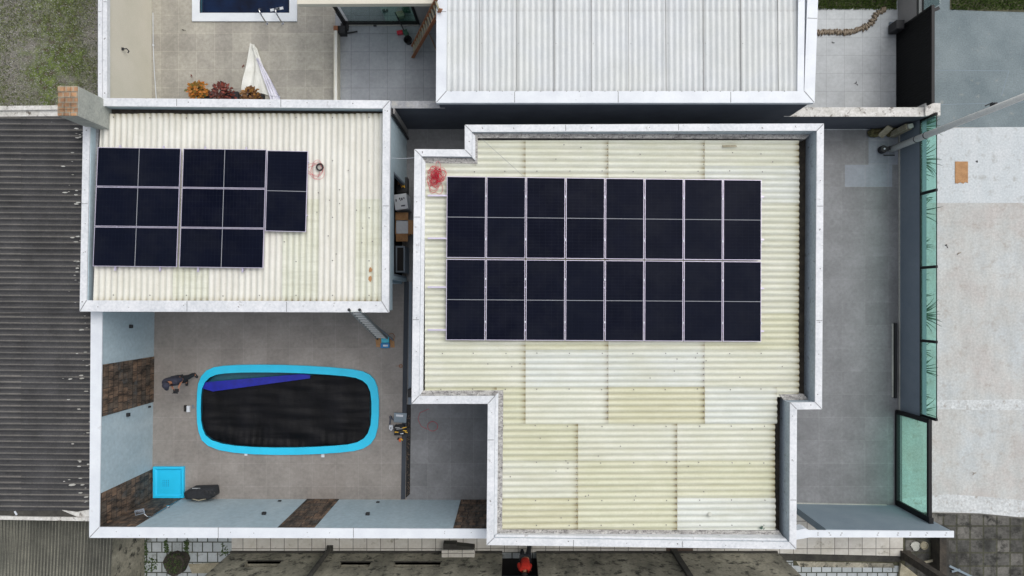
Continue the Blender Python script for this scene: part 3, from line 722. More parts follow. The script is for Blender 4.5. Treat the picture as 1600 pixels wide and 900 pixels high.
# clamps, each a part of the panel left of it
for o in [q for q in COL.objects if q.name.startswith('solar_panel') and 'large roof array' in q['label']]:
    fr_ = [q for q in o.children if q.name.startswith('frame')][0]
    vs_ = [q.co.copy() for q in fr_.data.vertices[:4]]
    for f_ in (.24, .77):
        p = vs_[1].lerp(vs_[2], f_)+o.location; mb = MB(); mb.box((p.x+.008, p.y, p.z+.008), (.03, .05, .012)); mb.obj('clamp', 'white_metal', o)
RL = [('uppermost', 305, 668), ('second', 372, 668), ('third', 448.5, 668), ('lowest', 515.5, 668)]
for nm, y, x0 in RL:
    mb = MB(); a = W(x0, y, zp_px(x0)); b_ = W(1194, y+2, zp_px(1194))
    a.z = zmain(a.x, a.y)+.085; b_.z = zmain(b_.x, b_.y)+.085
    mb.beam(a, b_, .045, .04)
    k = .3
    while k < 10.5:
        p = a.lerp(b_, k/(b_-a).length if k < (b_-a).length else 1); mb.box((p.x, p.y, p.z-.045), (.05, .04, .05)); k += 1.4
    single(mb, 'mounting_rail', 'alu', '%s aluminium rail running under the large array and sticking out at its left' % nm, 'rail', 'rails under the large array')

# ------------------------------------------------------------------ smaller building, west
ZL = 3.4
LO = P([(133,155),(608,159),(606,486.5),(127,485)], ZL)
lb = thing('outbuilding', 'smaller flat-roofed outbuilding with seven solar panels and white coping', 'building', (W(370, 320).x, W(370, 320).y, 0))
bd = inset(LO, .025); li = inset(LO, .16)
yv = W(0, 440, 0).y      # the room ends here, the roof carries on over an open veranda
mb = MB()
x_l, x_r = bd[0][0], bd[1][0]
# openings in the east wall: 265..430 at z 2.5
ya, yb_ = W(0, 268, 2.5).y, W(0, 431, 2.5).y
wx0 = x_r-.16
def wallseg(y0, y1, z0, z1): mb.prism([(wx0, y0), (x_r, y0), (x_r, y1), (wx0, y1)], z0, z1)
ytop = bd[1][1]
wallseg(ya, ytop, 0, ZL-.02); wallseg(yb_, ya, 2.5, ZL-.02); wallseg(yv, yb_, 0, ZL-.02); wallseg(bd[2][1], yv, 2.72, ZL-.02)
mb.prism([bd[0], bd[1], (bd[1][0], bd[1][1]-.16), (bd[0][0], bd[0][1]-.16)], 0, ZL-.02)
mb.prism([bd[0], (bd[0][0]+.16, bd[0][1]), (bd[3][0]+.16, bd[3][1]), bd[3]], 0, ZL-.02)
mb.prism([(bd[3][0]+.16, bd[3][1]), (wx0, bd[2][1]), (wx0, bd[2][1]+.18), (bd[3][0]+.16, bd[3][1]+.18)], 2.72, ZL-.02)
mb.prism([(bd[0][0]+.16, yv-.08), (wx0, yv-.08), (wx0, yv+.08), (bd[0][0]+.16, yv+.08)], 0, 2.72)
mb.obj('wall', 'slate', lb)
mb = MB(); mb.prism(inset(LO, .185), 2.6, 3.04); mb.obj('roof_deck', 'gutter', lb)
mb = MB(); mb.prism([(x_l+.2, yv+.09), (wx0-.001, yv+.09), (wx0-.001, ytop-.2), (x_l+.2, ytop-.2)], .003, .012)
mb.prism([(wx0-1.6, yb_), (wx0-1.55, yb_), (wx0-1.55, ya), (wx0-1.6, ya)], .012, 2.55)
mb.obj('room_interior', 'interior', lb)
mb = MB()
for y in (ya, yb_): mb.box((x_r-.05, y+(-.03 if y == ya else .03), 1.25), (.1, .06, 2.5))
mb.box((x_r-.05, (ya+yb_)/2, 2.47), (.1, abs(ya-yb_), .05)); mb.obj('door_frame', 'slate_dark', lb)
cap_ring(lb, LO, ZL, [.20, .175, .29, .165], 'dirty_metal', rnd=9)
yn, ys = W(0, 178, 3.13).y, W(0, 470, 3.37).y
def zl(x, y): return 3.13+(y-yn)/(ys-yn)*(3.365-3.13)
def zlp(y): return 3.13+(y-178)/(470-178)*(3.365-3.13)
def QL(x0, y0, x1, y1, dx=0):
    # the west edge leans a little
    def xx(x, y): return x-(12.0*(y-178)/292 if x < 162 else 5.0*(y-178)/292*(1 if x > 590 else .5))
    return [W2(xx(x0, y0), y0, zlp(y0)), W2(xx(x1, y0), y0, zlp(y0)), W2(xx(x1, y1), y1, zlp(y1)), W2(xx(x0, y1), y1, zlp(y1))]
mb = MB()
xs = [157.5]+[157.5+57*k for k in range(1, 8)]+[601]
# the column stands in the corner, the sheet still runs to it
for k in range(8):
    corr_sheet(mb, QL(xs[k], 177.5+random.Random(k).uniform(-.6, .5), xs[k+1]+.6, 311), 'x', zl, mi=0, lift=0, low='-', seg=8)
    corr_sheet(mb, QL(xs[k], 310, xs[k+1]+.6, 471), 'x', lambda x, y: zl(x, y)-.006, mi=(0, 0, 2, 0, 0, 2, 0, 2)[k], lift=0, low='+', seg=8)
sp = []
for y in (184, 252, 340, 408, 462): sp += [W2(x, y+rn.uniform(-1, 1), zlp(y)) for x in range(178, 596, 57)]
sp += [W2(rn.uniform(430, 590), rn.uniform(190, 465), 3.2) for k in range(14)]
screws(mb, sp, zl, 3)
for (x, y) in ((579, 421), (578.5, 435)):
    q = W(x, y, 3.33); mb.prism([(q.x+.05*math.cos(a)*rn.uniform(.6, 1.1), q.y+.1*math.sin(a)*rn.uniform(.6, 1.1)) for a in [k*.7 for k in range(9)]], q.z-.01, q.z+.026, 4)
mb.obj('roof_sheeting', ['sheet_ivory', 'sheet_white', 'sheet_cream', 'mark', 'cardboard'], lb)
mb = MB()
mb.prism(P([(141,190),(146,190),(140.5,470),(136,470)], 3.2), 3.05, 3.28); mb.obj('flashing', 'seal', lb); mb = MB(); mb.prism(P([(149.5,190),(156.5,190),(147,470),(143,470)], 3.1), 3.05, 3.17)
mb.obj('flashing', 'seal', lb)

# seven panels
def zlpan(x, y): return zl(x, y)+.15
GL = [W(153,229.5, zlp(229)+.15), W(416.3,233.3, zlp(233)+.15), W(411,419.5, zlp(419)+.15), W(145,416.5, zlp(416)+.15)]
GL = [Vector((p.x, p.y)) for p in GL]
rn3 = ['top', 'middle', 'bottom']
for r_ in range(3):
    for k, (u0, u1, side) in enumerate(((0, .4925, 'left'), (.5075, 1, 'middle'))):
        v0, v1 = r_/3+.003, (r_+1)/3-.003
        cs = [bil(GL, u, v) for u, v in ((u0, v0), (u1, v0), (u1, v1), (u0, v1))]
        quad_panel('solar_panel', 'landscape panel of the smaller roof array, %s row, %s' % (rn3[r_], 'left-hand column' if k == 0 else 'second column beside the upright panel'), [tuple(q) for q in cs], zlpan, 'solar panels on the smaller roof', True)
cs = P([(417.8,235)], zlp(235)+.15)+P([(481.3,236.3)], zlp(236)+.15)+P([(477.8,362.6)], zlp(362)+.15)+P([(414.4,361)], zlp(361)+.15)
quad_panel('solar_panel', 'single upright panel at the right end of the smaller roof array', cs, zlpan, 'solar panels on the smaller roof', False)
for k, (xt, xb, y0, y1) in enumerate(((188, 180, 227, 423), (256, 250, 228, 424), (321, 309.5, 229, 425), (385, 379, 230, 425.5))):
    a, b_ = W(xt, y0, zlp(y0)+.09), W(xb, y1, zlp(y1)+.09); mb = MB(); mb.beam(a, b_, .04, .04)
    for q in (.02, .25, .5, .75, .98):
        p = a.lerp(b_, q); mb.box((p.x, p.y, p.z-.045), (.04, .05, .05))
    single(mb, 'mounting_rail', 'alu', '%s rail crossing under the landscape panels, its end showing below' % ('leftmost', 'second from left', 'third from left', 'rightmost')[k], 'rail', 'rails under the smaller array')
for nm, y in (('upper', 252.5), ('lower', 336.5)):
    a, b_ = W(419, y-1, zlp(y)+.09), W(482.5 if y < 300 else 480.5, y, zlp(y)+.09); mb = MB(); mb.beam(a, b_, .04, .04)
    for q in (.05, .5, .97):
        p = a.lerp(b_, q); mb.box((p.x, p.y, p.z-.045), (.05, .04, .05))
    single(mb, 'mounting_rail', 'alu', '%s short rail under the single upright panel' % nm, 'rail', 'short rails under the upright panel')

# brick and plaster column at the roof corner
x0, y0, _ = W(121, 181, 4.6); x1, y1, _ = W(90, 134, 4.6)
col = thing('chimney_column', 'square plastered column with a bare orange brick top at the roof corner', 'column', ((x0+x1)/2, (y0+y1)/2, 0))
mb = MB(); mb.prism([(x0, y0), (x0, y1), (x1, y1), (x1, y0)], 0, 4.57); mb.obj('shaft', 'plaster_grey', col, bevel=.015)
mb = MB(); rr = random.Random(2)
nx, ny = 3, 5
for i in range(nx):
    for j in range(ny):
        ax, bx = x1+(x0-x1)*i/nx, x1+(x0-x1)*(i+1)/nx; ay, by = y0+(y1-y0)*j/ny, y0+(y1-y0)*(j+1)/ny
        mb.prism([(ax+.006, ay+.006), (bx-.006, ay+.006), (bx-.006, by-.006), (ax+.006, by-.006)], 4.571, 4.60+rr.uniform(-.018, .012))
mb.obj('brick_top', 'brick_top', col)

# downpipe, conduits on the east wall of the outbuilding
q = W(617, 181, ZL-.3)
mb = MB(); xx_ = x_r+.05; yy = W(0, 217, 0).y
mb.tube([(xx_, yy, .02), (xx_, yy, 3.15)], .04, 10); mb.box((x_r+.03, yy, 3.2), (.12, .16, .16))
single(mb, 'downpipe', 'black_matte', 'black downpipe on the outbuilding wall by the narrow alley', 'pipe')
mb = MB(); mb.box((x_r+.035, W(0, 208, 0).y, 1.45), (.05, .16, 2.5), 0, 0, None)
for k in range(5): mb.box((x_r+.064, W(0, 208, 0).y-.05+.025*k, 1.45), (.008, .009, 2.48))
single(mb, 'wall_duct', 'taupe', 'narrow grey ribbed duct beside the black downpipe', 'duct')
mb = MB(); a, b_ = W(612.5, 247, 2.9), W(650.5, 246.2, 3.6)
pts = [a.lerp(b_, t)-Vector((0, 0, .08*math.sin(math.pi*t))) for t in [k/8 for k in range(9)]]
mb.tube(pts, .008, 6); single(mb, 'overhead_wire', 'white_card', 'thin pale wire spanning the alley between both roofs', 'wire')

# boxes in and outside the opening
def wc(px, py, z): return W(px, py, z)
gb = 'boxes by the outbuilding doorway'
c = wc(626, 315, .85); t = thing('appliance_box', 'white printed carton with dark pictures, standing in the doorway', 'box', (c.x, c.y, 0), gb)
mb = MB(); mb.box((c.x, c.y, .42), (.42, .50, .84), R(8)); mb.obj('carton', 'white_card', t, bevel=.006)
mb = MB()
car_ = [o for o in t.children][-1] if t.children else t
for (dx, dy, sx, sy) in ((-.02, .1, .05, .08), (.05, .08, .06, .1), (.12, .1, .04, .08), (-.14, .06, .05, .1), (.06, -.14, .16, .06), (.0, .04, .03, .05)):
    v = Matrix.Rotation(R(8), 3, 'Z') @ Vector((dx, dy, 0)); mb = MB(); mb.box((c.x+v.x, c.y+v.y, .842), (sx*.8, sy*.8, .004), R(8)); mb.obj('printed_picture', 'char', car_)
c = wc(628, 354.5, .6); t = thing('open_carton', 'open brown carton with spread flaps and white foam inside', 'box', (c.x, c.y, 0), gb)
mb = MB(); hw, hd, hh = .21, .23, .6
for (dx, dy, sx, sy) in ((-hw, 0, .012, 2*hd), (hw, 0, .012, 2*hd), (0, -hd, 2*hw, .012), (0, hd, 2*hw, .012)): mb.box((c.x+dx, c.y+dy, hh/2), (sx, sy, hh))
mb.box((c.x, c.y, .01), (2*hw, 2*hd, .02)); mb.obj('carton', 'cardboard', t)
mb = MB()
mb.box((c.x, c.y+hd+.12, hh+.01), (2*hw, .25, .01), 0, 0, (R(-6), 0)); mb.obj('flap', 'cardboard', t)
mb = MB(); mb.box((c.x, c.y-hd-.12, hh-.01), (2*hw-.03, .25, .01), 0, 0, (R(8), 0)); mb.obj('flap', 'cardboard', t)
mb = MB(); mb.box((c.x+hw+.13, c.y-.01, hh-.02), (.27, 2*hd, .01), 0, 0, (0, R(8))); mb.obj('flap', 'cardboard', t)
mb = MB(); mb.box((c.x, c.y, hh-.06), (2*hw-.03, 2*hd-.03, .08)); mb.box((c.x-.03, c.y, hh-.015), (.07, .07, .012), .3)
mb.obj('foam_insert', 'white_card', t, bevel=.01)
c = wc(627, 288, .5); mb = MB()
mb.box((c.x, c.y, .2), (.36, .5, .4))
for k in range(8): mb.box((c.x+random.uniform(-.12, .12), c.y+random.uniform(-.15, .15), .42+random.uniform(0, .03)), (.1, .03, .03), random.uniform(0, 3), 1+(k % 3 == 0))
single(mb, 'tool_crate', ['black_matte', 'cardboard', 'yellow'], 'black crate of small brown and yellow parts, first in the doorway', 'crate', gb)
c = wc(627, 405, .9); mb = MB(); mb.box((c.x-.03, c.y, .45), (.3, .85, .9)); mb.box((c.x-.03, c.y, .91), (.2, .75, .02), 0, 1)
single(mb, 'shade_infill', ['slate_dark', 'interior'], 'dark low shade cabinet below the open carton in the doorway', 'infill')  # dark box put in for the shaded room interior behind the opening

# ------------------------------------------------------------------ north neighbour house
ZN = 3.2
NO = P([(683,159.5),(684.5,-120),(1280,-120),(1270.5,159.5)], ZN)[::-1]
nh = thing('neighbour_house', 'neighbour house north of the alley with bright white coping and grey sheets', 'house', (W(975, 0).x, W(975, 0).y, 0))
# NO order reversed: [0]=(1270,159) [1]=(1280,-120) [2]=(684,-120) [3]=(683,159)
mb = MB(); bd2 = inset(NO, .02)
mb.prism(bd2, 0, 3.0); mb.obj('wall', 'char', nh)
cap_ring(nh, NO, ZN, [.28, .2, .27, .31], 'white_metal', edges=[0, 2, 3], rnd=4, marks=False)
mb = MB(); ii = inset(NO, [.262, .2, .25, .30])
ring = inset(NO, .0)
mb.prism(inset(NO, .03), 3.0, 3.05); 
for i in range(4):
    j = (i+1) % 4; a = inset(NO, .03); bb = inset(NO, .24); mb.prism([a[i], a[j], bb[j], bb[i]], 3.05, ZN-.013)
mb.obj('parapet', 'white_metal', nh)
mb = MB()
# second strip, and bottom seam line
mb.prism(P([(1245.5,142.5),(1248,-120),(1258.5,-120),(1255.5,148)], ZN), ZN-.02, ZN+.02); mb.obj('gutter_flashing', 'white_metal', nh)
mb = MB(); mats2 = ['sheet_grey', 'sheet_white', 'mark']
def zn(x, y): return 3.165+(-.02)*(y-W(0, 142, 3.2).y)
xs = [697.5, 742.5, 801]+[801+58.3*k for k in range(1, 8)]
xs = [697.5, 749.5, 807.5]+[807.5+58.3*k for k in range(1, 8)]+[1247]
for k in range(len(xs)-1):
    corr_sheet(mb, [W2(xs[k], 17, 3.15), W2(xs[k+1]+.4, 17, 3.15), W2(xs[k+1]+.4, 143, 3.16), W2(xs[k], 143, 3.16)], 'x', lambda x, y: zn(x, y)+.0, mi=0, low='+', amp=.017)
    corr_sheet(mb, [W2(xs[k], -120, 3.15), W2(xs[k+1]+.4, -120, 3.15), W2(xs[k+1]+.4, 17.6, 3.16), W2(xs[k], 17.6, 3.16)], 'x', lambda x, y: zn(x, y)-.007, mi=0, low='+', amp=.017)
    # the dark lap line between neighbouring sheets
    a = W(xs[k], -120, 3.15); b_ = W(xs[k], 143, 3.15)
    if k: mb.beam((a.x, a.y, zn(a.x, a.y)+.012), (b_.x, b_.y, zn(b_.x, b_.y)+.012), .007, .02, 2)
sp = [W2(x+3, 68+rn.uniform(-.5, .5), 3.15) for x in xs[:-1]]
screws(mb, sp, zn, 2, .009)
sp = [W2(x, 143+rn.uniform(-.3, .3), 3.2) for x in range(705, 1245, 20)]
screws(mb, sp, lambda x, y: ZN+.012, 2, .012)
mb.obj('roof_sheeting', mats2, nh)

# eave of a wing over the glass doors, top of the frame
mb = MB(); mb.prism(P([(464,-120),(683,-120),(682,5.5),(464,6.5)], 2.9), 2.7, 2.9)
wing = thing('covered_terrace', 'beige flat terrace roof edge above the black framed glass doors', 'building', (W(570, -50).x, W(570, -50).y, 0))
mb.obj('roof', 'beige_wall', wing, bevel=.01)
mb = MB(); mb.prism(P([(656,38),(700,38),(700,-140),(656,-140)], 0), .01, 2.69); mb.obj('wall', 'taupe', wing)
gd = thing('glass_partition', 'black framed glass sliding doors under the beige roof edge', 'glass doors', (W(597, 37).x, W(597, 37).y, 0))
xa, xb, yb = W(539, 0, 0).x, W(654, 0, 0).x, W(0, 36.5, 0).y
zt = 2.69
mb = MB()
mb.box(((xa+xb)/2, yb, .04), (xb-xa, .10, .08)); mb.box(((xa+xb)/2, yb, zt-.05), (xb-xa, .08, .09))
for x in (xa, xb, ): mb.box((x, yb, zt/2), (.09, .1, zt-.02))
mb.obj('frame', 'black', gd)
xm = (xa*.44+xb*.56)
mb = MB(); mb.box((xm-.6, yb, 1.3), (1.25, .008, 2.4)); mb.obj('glass_pane', 'glass_clear', gd)
mb = MB(); mb.box((xb-.55, yb+.03, 1.3), (1.05, .008, 2.4)); mb.obj('glass_pane', 'glass_green2', gd)
mb = MB(); mb.box((xa+.02, yb-.12, .6), (.05, .05, 1.2)); mb.box((xa+.0, yb-.14, .04), (.26, .24, .06)); mb.box((xa+.22, yb-.32, .03), (.42, .04, .03), R(10))
mb.obj('door_stop', 'black_matte', gd)
mb = MB(); mb.prism(P([(528,40),(539,40),(539,51),(528,51)], .35), .0, .35)
single(mb, 'planter_box', 'black_matte', 'small black square box at the corner of the glass doors', 'box')
mb = MB(); mb.prism(P([(540,38.6),(655,38.6),(655,40.5),(540,40.5)], .02), 0, .03)
tag(mb.obj('door_track', 'conc'), kind='structure')
# kerb between patio and walkway
kb = thing('low_divider_wall', 'narrow beige divider wall with a brown end block', 'wall', (W(524, 100).x, W(524, 100).y, 0))
mb = MB(); mb.prism(P([(521.5,47),(527,47),(527,200),(521.5,200)], .4), 0, .4); mb.obj('wall', 'beige_wall', kb)
mb = MB(); mb.prism(P([(523,47.5),(526.6,47.5),(526.2,200),(522.8,200)], .41), .4, .415); mb.obj('cap', 'tarp', kb)
mb = MB(); mb.prism(P([(521,40),(527.5,40),(527.5,47),(521,47)], .43), 0, .43); mb.obj('end_block', 'wood', kb)

# north pool
npool = thing('plunge_pool', 'dark blue pool with white coping at the top of the photo', 'swimming pool', (W(382, -30).x, W(382, -30).y, 0))
zc = .06
ou, inn_ = rect(300, -120, 464, 33, zc), rect(312, -105, 452, 20, zc)
mb = MB()
for i in range(4):
    j = (i+1) % 4; mb.prism([ou[i], ou[j], inn_[j], inn_[i]], 0, zc)
mb.obj('coping', 'white_metal', npool)
mb = MB()
for i in range(4):
    j = (i+1) % 4; a = inn_; bb = inset(inn_, -.08); mb.prism([bb[i], bb[j], a[j], a[i]], -1.3, zc-.01)
mb.sheet(inset(inn_, -.05), -1.3); mb.obj('basin', 'teal_water', npool)
mb = MB(); mb.sheet(inset(inn_, .002), -.12); mb.obj('water', 'water', npool)
mb = MB()
for k in range(3): mb.box((W(432, 13).x+.12*k-.15, W(432, 13-k).y, -.113), (.2, .09, .004), .2, 0)
single(mb, 'floating_scrap', 'white_card', 'pale scraps floating in the dark pool by the handrails', 'litter')
for k, x in enumerate((411.5, 436)):
    mb = MB(); pts = []
    for i in range(13):
        t = i/12; a = W(x-1, 17, 0).lerp(W(x+6, 37, 0), t); pts.append((a.x, a.y, zc+.45*math.sin(math.pi*min(1, t*1.0))**.6 if 0 < t < 1 else zc-.0))
    mb.tube(pts, .022, 8); e = pts[-1]; mb.lathe((e[0], e[1], zc-.06+.0), [(.045, 0), (.045, .02)], 12)
    single(mb, 'pool_handrail', 'chrome', '%s chrome grab rail on the pool coping' % ('left' if k == 0 else 'right'), 'handrail', 'grab rails of the plunge pool')

# wall on the west of the patio
nw = thing('boundary_wall', 'beige boundary wall with white coping between gravel lot and patio', 'wall', (W(200, 60).x, W(200, 60).y, 0))
xo, xi = W(154.5, 0, 2.6).x, W(165.5, 0, 2.6).x; yt, ybm = 14, W(0, 153, 2.6).y-.1
mb = MB(); mb.prism([(xo+.02, ybm), (xi-.012, ybm), (xi-.012, yt), (xo+.02, yt)], 0, 2.57); mb.obj('wall', 'beige_wall', nw)
cap_ring(nw, [(xo, ybm), (xi, ybm), (xi, yt), (xo, yt)], 2.57, .098, 'dirty_metal', edges=[1, 3], marks=True, rnd=6)
mb = MB(); a = W(192, 70, 2.1); xw_ = xi-.012
mb.box((xw_+.03, a.y, 1.75), (.06, .08, .05)); mb.tube([(xw_+.05, a.y, 1.75), (xw_+.12, a.y+.03, 1.7), (xw_+.15, a.y-.02, 1.62), (xw_+.1, a.y-.07, 1.6)], .018, 8)
single(mb, 'wall_hook', 'black_matte', 'small black hose hook on the beige wall', 'hook')
mb = MB(); mb.tube([W(239, 20, .03), W(239.3, 70, .03), W(241, 110, .03), W(244.5, 160, .03)], .012, 6)
mb.box(tuple(W(239.5, 70.5, .04)), (.05, .05, .03))
single(mb, 'floor_pipe', 'white_card', 'thin white pipe lying along the foot of the beige wall', 'pipe')

# ------------------------------------------------------------------ alley boundary walls (north)
yface = W(0, 201.8, 0).y
def nwall(nm, lab, x0, x1, z, thick, capm, body_m='char'):
    t = thing(nm, lab, 'wall', ((x0+x1)/2, yface, 0))
    mb = MB(); mb.prism([(x0, yface), (x1, yface), (x1, yface+thick), (x0, yface+thick)], 0, z-.02); mb.obj('wall', body_m, t)
    mb = MB(); mb.prism([(x0, yface-.01), (x1, yface-.01), (x1, yface+thick+.01), (x0, yface+thick+.01)], z-.02, z); mb.obj('cap', capm, t)
    return t
nwall('alley_wall', 'dark alley wall with a grey concrete top between outbuilding and neighbour house', W(609, 0, 2.55).x, W(690, 0, 2.55).x+.1, 2.55, .2, 'grey_cap')
zz = 1.62
fw = nwall('front_boundary_wall', 'dark wall with stained whitish top dividing the two front yards', W(1225, 0, zz).x, W(1468, 0, zz).x, zz, .27, 'weather_cap')
mb = MB(); mb.prism(P([(1446,161),(1469.5,161),(1469.5,180.5),(1446,180.5)], zz+.06), 0, zz+.06); mb.obj('end_pillar', 'weather_cap', fw)

# ------------------------------------------------------------------ courtyard walls west and south
ZW = 2.93
A_, B_, C_ = W(241.5, 486, 0), W(237.3, 779, 0), W(775, 781.5, 0)
cw = thing('courtyard_wall', 'slate blue courtyard wall with dark stone bands and white coping, west and south sides', 'wall', (B_.x, B_.y, 0))
k = (H-ZW)/F
oA = Vector(W2(143.5, 486.5, ZW)); oB = Vector(W2(141, 839, ZW)); oC = Vector(W2(772, 840, ZW))
iA = Vector((A_.x, oA.y)); iB = Vector((B_.x, B_.y)); iC = Vector((C_.x+.0, C_.y))
mb = MB(); mb.prism([tuple(oA), tuple(oB), tuple(iB), tuple(iA)], 0, ZW-.02); mb.prism([tuple(oB+Vector((.02, .02))), (oC.x, oC.y+.02), tuple(iC), tuple(iB)], 0, ZW-.021)
mb.obj('wall', 'slate', cw)
# coping
mb = MB()
def strip(a, b_, c, d_, z0, z1, mi=0): mb.prism([tuple(a), tuple(b_), tuple(c), tuple(d_)], z0, z1, mi)
e = .02
o1, o2, o3 = oA+Vector((-e, 0)), oB+Vector((-e, -e)), oC+Vector((0, -e))
i1, i2, i3 = iA+Vector((e-.0, 0)), iB+Vector((e, e)), iC+Vector((0, e))
strip(o1, o2, i2, i1, ZW-.02, ZW+.02); mb.obj('parapet_cap', 'white_metal', cw)
mb = MB(); strip(o2, o3, i3, i2, ZW-.02, ZW+.02)
for px in (341.5, 552.5): 
    a = W(px, 826, ZW); mb.box((a.x, (oB.y+iB.y)/2, ZW+.021), (.02, abs(oB.y-iB.y)+.03, .004), 0, 1)
d_ = (i2-o2); s_ = Vector((-d_.y, d_.x)).normalized()*.012
mb.prism([tuple(o2-s_), tuple(o2+s_), tuple(i2+s_), tuple(i2-s_)], ZW+.019, ZW+.023, 1)
for px in list(range(180, 740, 37)):
    for q in range(random.choice((0, 1, 2))):
        a = W(px+random.uniform(-6, 6), 833+random.uniform(-3, 3), ZW); mb.box((a.x, a.y, ZW+.021), (.03, .012, .004), random.uniform(0, 3), 2)
mb.obj('parapet_cap', ['white_metal', 'seal', 'mark'], cw)
# stone bands
th = .018
mb = MB()
def wy(py): return W(0, py, 0).y
def wband(y0, y1):
    def xat(y): return iA.x+(iB.x-iA.x)*(y-iA.y)/(iB.y-iA.y)
    mb.prism([(xat(y0)+.0, y0), (xat(y0)+th, y0), (xat(y1)+th, y1), (xat(y1), y1)], 0, ZW-.022)
wband(wy(557), wy(628)); mb.obj('stone_band', 'stone', cw)
mb = MB(); wband(wy(733), iB.y+th); mb.obj('stone_corner', 'stone', cw)
def sband(x0, x1):
    m2 = MB(); def_y = lambda x: iB.y+(iC.y-iB.y)*(x-iB.x)/(iC.x-iB.x)
    m2.prism([(x0, def_y(x0)), (x1, def_y(x1)), (x1, def_y(x1)+th), (x0, def_y(x0)+th)], 0, ZW-.022); return m2
sband(iB.x+th, W(284.5, 0, 0).x).obj('stone_corner', 'stone', cw)
sband(W(480, 0, 0).x, W(530, 0, 0).x).obj('stone_band', 'stone', cw)
sband(W(720, 0, 0).x, W(770, 0, 0).x).obj('stone_band', 'stone', cw)
# wall lights
def wlight(px, py, wall, lab, small=False):
    # find height from the wall plane
    if wall == 'W':
        xw_ = iA.x+(iB.x-iA.x)*.5+.0; z = H-xw_*F/(px-803); y = -(py-468)*(H-z)/F
        xw_ = iA.x+(iB.x-iA.x)*(y-iA.y)/(iB.y-iA.y); c = Vector((xw_+.04, y, z)); sz = (.08, .11, .11) if not small else (.05, .06, .09)
    else:
        yw = iB.y; z = H+yw*F/(py-468); x = (px-803)*(H-z)/F
        yw = iB.y+(iC.y-iB.y)*(x-iB.x)/(iC.x-iB.x); c = Vector((x, yw+.04, z)); sz = (.12, .08, .1) if not small else (.11, .03, .07)
    t = thing('socket_plate' if small else 'wall_light', lab, 'socket' if small else 'lamp', tuple(c), 'sockets low on the courtyard walls' if small else 'square black lamps on the courtyard walls')
    mb = MB(); mb.box(c, sz); mb.obj('housing', 'black_matte', t, bevel=.006)
    mb = MB(); mb.box(c+Vector((sz[0]/2+.002 if wall == 'W' else 0, 0 if wall == 'W' else sz[1]/2+.002, 0)), (.004, .06, .05) if wall == 'W' else (.06, .004, .05)); mb.obj('face_plate', 'interior', t)
wlight(201, 510, 'W', 'square black lamp high on the west wall nearest the outbuilding')
wlight(198.5, 648, 'W', 'square black lamp on the west wall below the stone band')
wlight(232, 635.5, 'W', 'small dark socket low on the west wall beside the stone band', True)
wlight(412.5, 803, 'S', 'black lamp on the south wall left of the middle stone band')
wlight(574.5, 803, 'S', 'black lamp on the south wall right of the middle stone band')
wlight(437, 783.3, 'S', 'dark socket at the foot of the south wall left of the stone band', True)
wlight(590.5, 784.5, 'S', 'dark socket at the foot of the south wall right of the stone band', True)

# low dark wall with a drain between the pool court and the side yard
lw = thing('low_divider', 'long low dark sill east of the pool with a black channel beside it', 'wall', (W(634, 610).x, W(634, 610).y, 0))
mb = MB(); mb.prism(P([(631.5,440),(638.5,440),(633,780),(626.5,780)], .03), 0, .03); mb.obj('sill', 'navy_paint', lw)
mb = MB(); mb.prism(P([(639,440),(643.5,440),(642.5,632),(638,632)], .02), .0, .02); mb.obj('kerb', 'slate_dark', lw)
mb = MB(); mb.prism(P([(635.5,632),(642,632),(640.5,772),(634,778)], .01), .0, .012); mb.obj('drain_channel', 'interior', lw)
for k in range(26):
    pass
mb = MB()
for k in range(60):
    p = W(random.uniform(635.5, 640.5), random.uniform(650, 775), .0); mb.box((p.x, p.y, .02), (random.uniform(.02, .09), .015, .01), random.uniform(0, 3))
tag(mb.obj('dry_debris', 'shaft_brown'), 'brown leaf litter in the black channel', kind='stuff')
mb = MB(); mb.box(tuple(W(641.5, 613.5, .2)), (.12, .26, .4)); single(mb, 'junction_box', 'black_matte', 'small black box between the divider and the house coping', 'box')
# south right wall
ZS = 2.6
s0, s1 = W(1236, 786.5, 0), W(1413, 789.5, 0)
sw = thing('side_wall', 'slate blue wall with spotted white coping south of the front yard', 'wall', (W(1325, 788).x, s0.y, 0))
o0, o4 = Vector(W2(1240, 839.5, ZS)), Vector(W2(1490, 839.5, ZS))
mb = MB(); mb.prism([(s0.x, s0.y), (o4.x-.02, s1.y), (o4.x-.02, o4.y+.02), (s0.x, o0.y+.02)], 0, ZS-.02); mb.obj('wall', 'slate_mid', sw)
mb = MB(); a0, a1 = Vector(W2(1257, 828, ZS)), Vector(W2(1490, 829.5, ZS))
mb.prism([tuple(a0), tuple(a1), tuple(o4), (a0.x, o0.y)], ZS-.02, ZS+.02)
for px in (1278, 1296, 1314, 1371, 1402, 1422, 1447, 1477):
    for q in (-1.6, 1.6):
        a = W(px+random.uniform(-1, 1), 834+q, ZS); mb.box((a.x, a.y, ZS+.022), (.045, .018, .005), random.uniform(-.4, .4), 1)
mb.obj('parapet_cap', ['white_metal', 'mark'], sw)
mb = MB(); mb.prism(P([(1243.5,829),(1258,826),(1263,828),(1262,840.5),(1243.5,843.5)], ZS+.1), ZS-.3, ZS+.1); mb.obj('corner_cap', 'white_metal', sw)
mb = MB(); mb.prism([(s0.x, s0.y+.0), (o4.x-.6, s1.y+.0), (o4.x-.6, s1.y+.03), (s0.x, s0.y+.03)], 0, .05); mb.obj('skirting', 'conc', sw)

